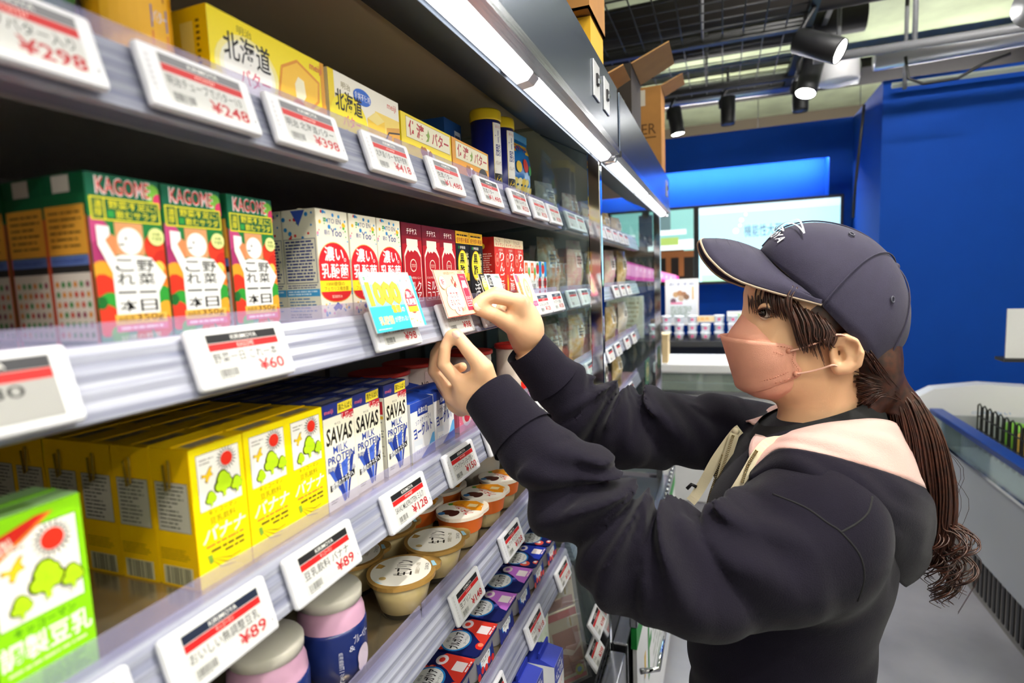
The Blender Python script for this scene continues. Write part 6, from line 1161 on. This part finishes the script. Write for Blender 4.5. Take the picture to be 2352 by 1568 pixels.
H.limb(LA[1:], [.041, .049, .057, .065, .073, .080, .086], .03, fold_arm(1.3, .0215, X_(1500, 1120, .62), 8.5, .19))
H.limb(RA[1:], [.041, .055, .066, .069, .071, .076], .03, fold_arm(4.1, .0205, X_(1440, 865, .93), 8., .19))
# waist folds, hem and a shoulder panel seam
sl, X = H.win(np.array((.70, -.28, .66)), np.array((1.20, .12, 1.2)), 0); H.f[sl] += .0035 * np.sin(X[..., 2] * 70 + 3 * nz(X, 9, 2.)) * np.clip((1.02 - X[..., 2]) / .2, 0, 1)
sv, sf = H.mesh(); sv = relax(sv, sf, 3)
keep = sv[sf].mean(1)[:, 2] > .69; HOOD = pp('sweatshirt', MB().add(sv, sf[keep].tolist(), M_navyc, True))
def cuff(A, r0, r1, r2):
    d = Vector(A[1] - A[0]).normalized(); p0 = Vector(A[0]); p1 = Vector(A[1]); P = [p0 - d * .004, p0 + (p1 - p0) * .12, p0 + (p1 - p0) * .5, p0 + (p1 - p0) * .9, p1 + d * .012]
    b = MB().tube(P, [r0, r0 * 1.03, r1 * .97, r1, r2], M_navyc, 40, cap=False); b.tube([P[0], P[0] + d * .006, P[0] + d * .03], [r0, r0 * .92, r0 * .85], M_navyc, 40, cap=False); return b
pp('cuff', cuff(LA, .0375, .041, .046), HOOD); pp('cuff', cuff(RA, .0365, .041, .047), HOOD)
from mathutils.bvhtree import BVHTree
_bv = BVHTree.FromPolygons([Vector(v) for v in sv], sf[keep].tolist())
def on_shirt(px, py, lift=.0):
    """where the sight line through that pixel meets the sweatshirt"""
    r = Vector(RW @ np.array([(px - CX) / FPX, (py - CY) / FPX, 1.])).normalized(); h = _bv.ray_cast(Vector((0, 0, ZC)), r); return (h[0] + h[1] * lift) if h[0] else None
def seam(px, r=.0013, n=26):
    P = [on_shirt(*q, lift=-.0002) for q in spline([np.array(p, float) for p in px], n)]; P = [p for p in P if p]; return MB().tube(P, r, M_blackc, 6)
for q in ([(1775, 1134), (1850, 1165), (1900, 1200), (1932, 1222), (1975, 1275), (1985, 1330), (1970, 1380)], [(2004, 1140), (1995, 1175), (1970, 1200), (1932, 1222)]): pp('seam', seam(q), HOOD)
# ---- collar, hood, cords, zip
cc = hp(1872, 968); rows = []
for lv, (dz, gr) in enumerate(((.022, -.004), (.012, .003), (-.004, .008), (-.022, .012))):
    rows.append([Vector(cc + HF * math.cos(t) * (.084 + gr) + HL * math.sin(t) * (.066 + gr) + np.array([0, 0, dz - .026 * math.cos(t)])) for t in np.linspace(0, 2 * math.pi, 49)])
pp('polo_collar', MB().grid(rows, M_blackc))
hA = [(1735, 1000, .918), (1775, 1006, .905), (1830, 990, .885), (1890, 976, .878), (1950, 968, .885), (2000, 964, .90), (2040, 968, .925), (2058, 976, .95)]
hM = [(1722, 1030, .872), (1775, 1016, .868), (1830, 1006, .842), (1900, 1004, .838), (1970, 1006, .845), (2040, 1014, .868), (2078, 1030, .905), (2092, 1040, .95)]
hB = [(1728, 1082, .848), (1775, 1040, .842), (1815, 1032, .822), (1890, 1046, .815), (1985, 1071, .822), (2065, 1097, .85), (2110, 1116, .895), (2124, 1124, .95)]
hC = [(1722, 1100, .835), (1775, 1072, .822), (1830, 1068, .795), (1905, 1088, .785), (1995, 1120, .792), (2080, 1150, .828), (2128, 1172, .885), (2146, 1180, .95)]
hD = [(1716, 1118, .845), (1770, 1100, .825), (1828, 1108, .790), (1910, 1140, .775), (1995, 1185, .785), (2060, 1240, .82), (2108, 1285, .885), (2128, 1300, .95)]
hE = [(1716, 1125, .87), (1772, 1118, .85), (1830, 1135, .82), (1905, 1170, .81), (1975, 1225, .82), (2025, 1285, .85), (2060, 1330, .90), (2078, 1345, .95)]
mx = lambda p: np.array([1.9 - p[0], p[1], p[2]])
def strip(curves, mt, n=28, inter=5, puff=0.):
    C = [spline([X_(*p) for p in c], n) for c in curves]; rows = []
    for c in C: rows.append(list(c) + [mx(p) for p in c[::-1][1:]])
    rows = [np.array(r) for r in rows]; out = []
    for i in range((len(rows) - 1) * inter + 1):
        t = i / inter; k = min(int(t), len(rows) - 2); u = t - k; p0, p1, p2, p3 = rows[max(k - 1, 0)], rows[k], rows[k + 1], rows[min(k + 2, len(rows) - 1)]
        out.append([Vector(q) + Vector((-1, 0, .6)) * .0035 * math.sin(i * 1.1 + 9 * q[1] * 6.28 + 2 * math.sin(q[2] * 60)) * math.sin(math.pi * i / ((len(rows) - 1) * inter)) for q in .5 * (2 * p1 + (p2 - p0) * u + (2 * p0 - 5 * p1 + 4 * p2 - p3) * u * u + (3 * p1 - p0 - 3 * p2 + p3) * u ** 3)])
    return MB().grid(out, mt)
L_ = pp('hood_lining', strip([hA, hM, hB], M_pink), HOOD); sol = L_.modifiers.new('thick', 'SOLIDIFY'); sol.thickness = .003; sol.offset = -1
Ho = pp('hood', strip([hB, hC, hD, hE], M_navyc), HOOD); sol = Ho.modifiers.new('thick', 'SOLIDIFY'); sol.thickness = .003; sol.offset = -1
def ribbon(P, w, mt, th=.0012):
    P = [Vector(q) for q in spline(P, 20)]; b = MB(); n = Vector((-1, 0, .3)).normalized(); R = [[], [], [], []]
    vs = []
    for i, p in enumerate(P):
        t = (P[min(i + 1, 20)] - P[max(i - 1, 0)]).normalized(); s = t.cross(n).normalized(); vs.append([p + s * w / 2, p - s * w / 2, p - s * w / 2 + n * th, p + s * w / 2 + n * th])
    return b.grid(vs, mt, False, closed=True)
pp('drawstring', ribbon([X_(1800, 1012, .868), X_(1765, 1016, .862), X_(1740, 1042, .852), X_(1712, 1090, .845), X_(1680, 1140, .842), X_(1650, 1172, .838), X_(1628, 1190, .84)], .014, M_cream), HOOD)
pp('drawstring', ribbon([X_(1700, 985, 1.0), X_(1690, 993, .985), X_(1668, 1022, .975), X_(1642, 1060, .965), X_(1618, 1105, .96), X_(1596, 1140, .955), X_(1586, 1152, .955)], .016, M_cream), HOOD)
M_brass = mat('brass teeth', '#a08a5c', .3, metal=.9)
def zipper(P, n, side):
    P = [Vector(q) for q in spline(P, n)]; b = MB()
    for i in range(n):
        t = (P[i + 1] - P[i]).normalized(); s = t.cross(Vector((-1, 0, .3))).normalized(); b.tube([P[i] - s * .0022, P[i] + s * .0022], .0008, M_brass, 5)
    return b
pp('zip_tape', ribbon([X_(1688, 996, .965), X_(1672, 1045, .955), X_(1658, 1095, .945), X_(1648, 1150, .94)], .014, mat('cream zip tape', '#d8caa8', .8)), HOOD)
pp('zip_teeth', zipper([X_(1684, 1000, .955), X_(1668, 1050, .945), X_(1652, 1100, .936), X_(1644, 1150, .93)], 42, 1), HOOD); pp('zip_teeth', zipper([X_(1660, 1045, .955), X_(1645, 1090, .945), X_(1632, 1135, .94), X_(1622, 1175, .935)], 36, 1), HOOD); pp('zip_teeth', zipper([X_(1738, 1035, .85), X_(1718, 1068, .845), X_(1704, 1110, .838)], 22, 1), HOOD)
pp('zip_pull', MB().tube([X_(1600, 1118, .955), X_(1588, 1112, .955), X_(1578, 1122, .955)], .003, M_black, 8), HOOD)
pp('cord_lock', ball(Vector(X_(1690, 990, .975)), .006, M_cream, 14, 8), HOOD)
# ---- trousers and shoes below the view
TR = Field((.74, -.24, .04), (1.16, .12, .80), .008); TR.lump((.95, -.07, .74), (.16, .12, .10), .05)
for sx in (-1, 1): TR.limb([(.95 + sx * .085, -.07, .74), (.95 + sx * .09, -.055, .42), (.95 + sx * .095, -.085, .07)], [.092, .068, .055], .03)
tv, tf = TR.mesh(); pp('trousers', MB().add(relax(tv, tf, 2), tf.tolist(), mat('black trousers', '#17171b', .9), True))
for sx in (-1, 1):
    S = Field((.95 + sx * .095 - .07, -.20, 0), (.95 + sx * .095 + .07, .14, .13), .006); S.lump((.95 + sx * .095, -.04, .035), (.044, .13, .035), .02); S.lump((.95 + sx * .095, -.10, .06), (.042, .055, .055), .02); v, F = S.mesh(); v[:, 2] = np.maximum(v[:, 2], 0); pp('shoe', MB().add(v, F.tolist(), mat('black shoe', '#1c1c1e', .5), True))
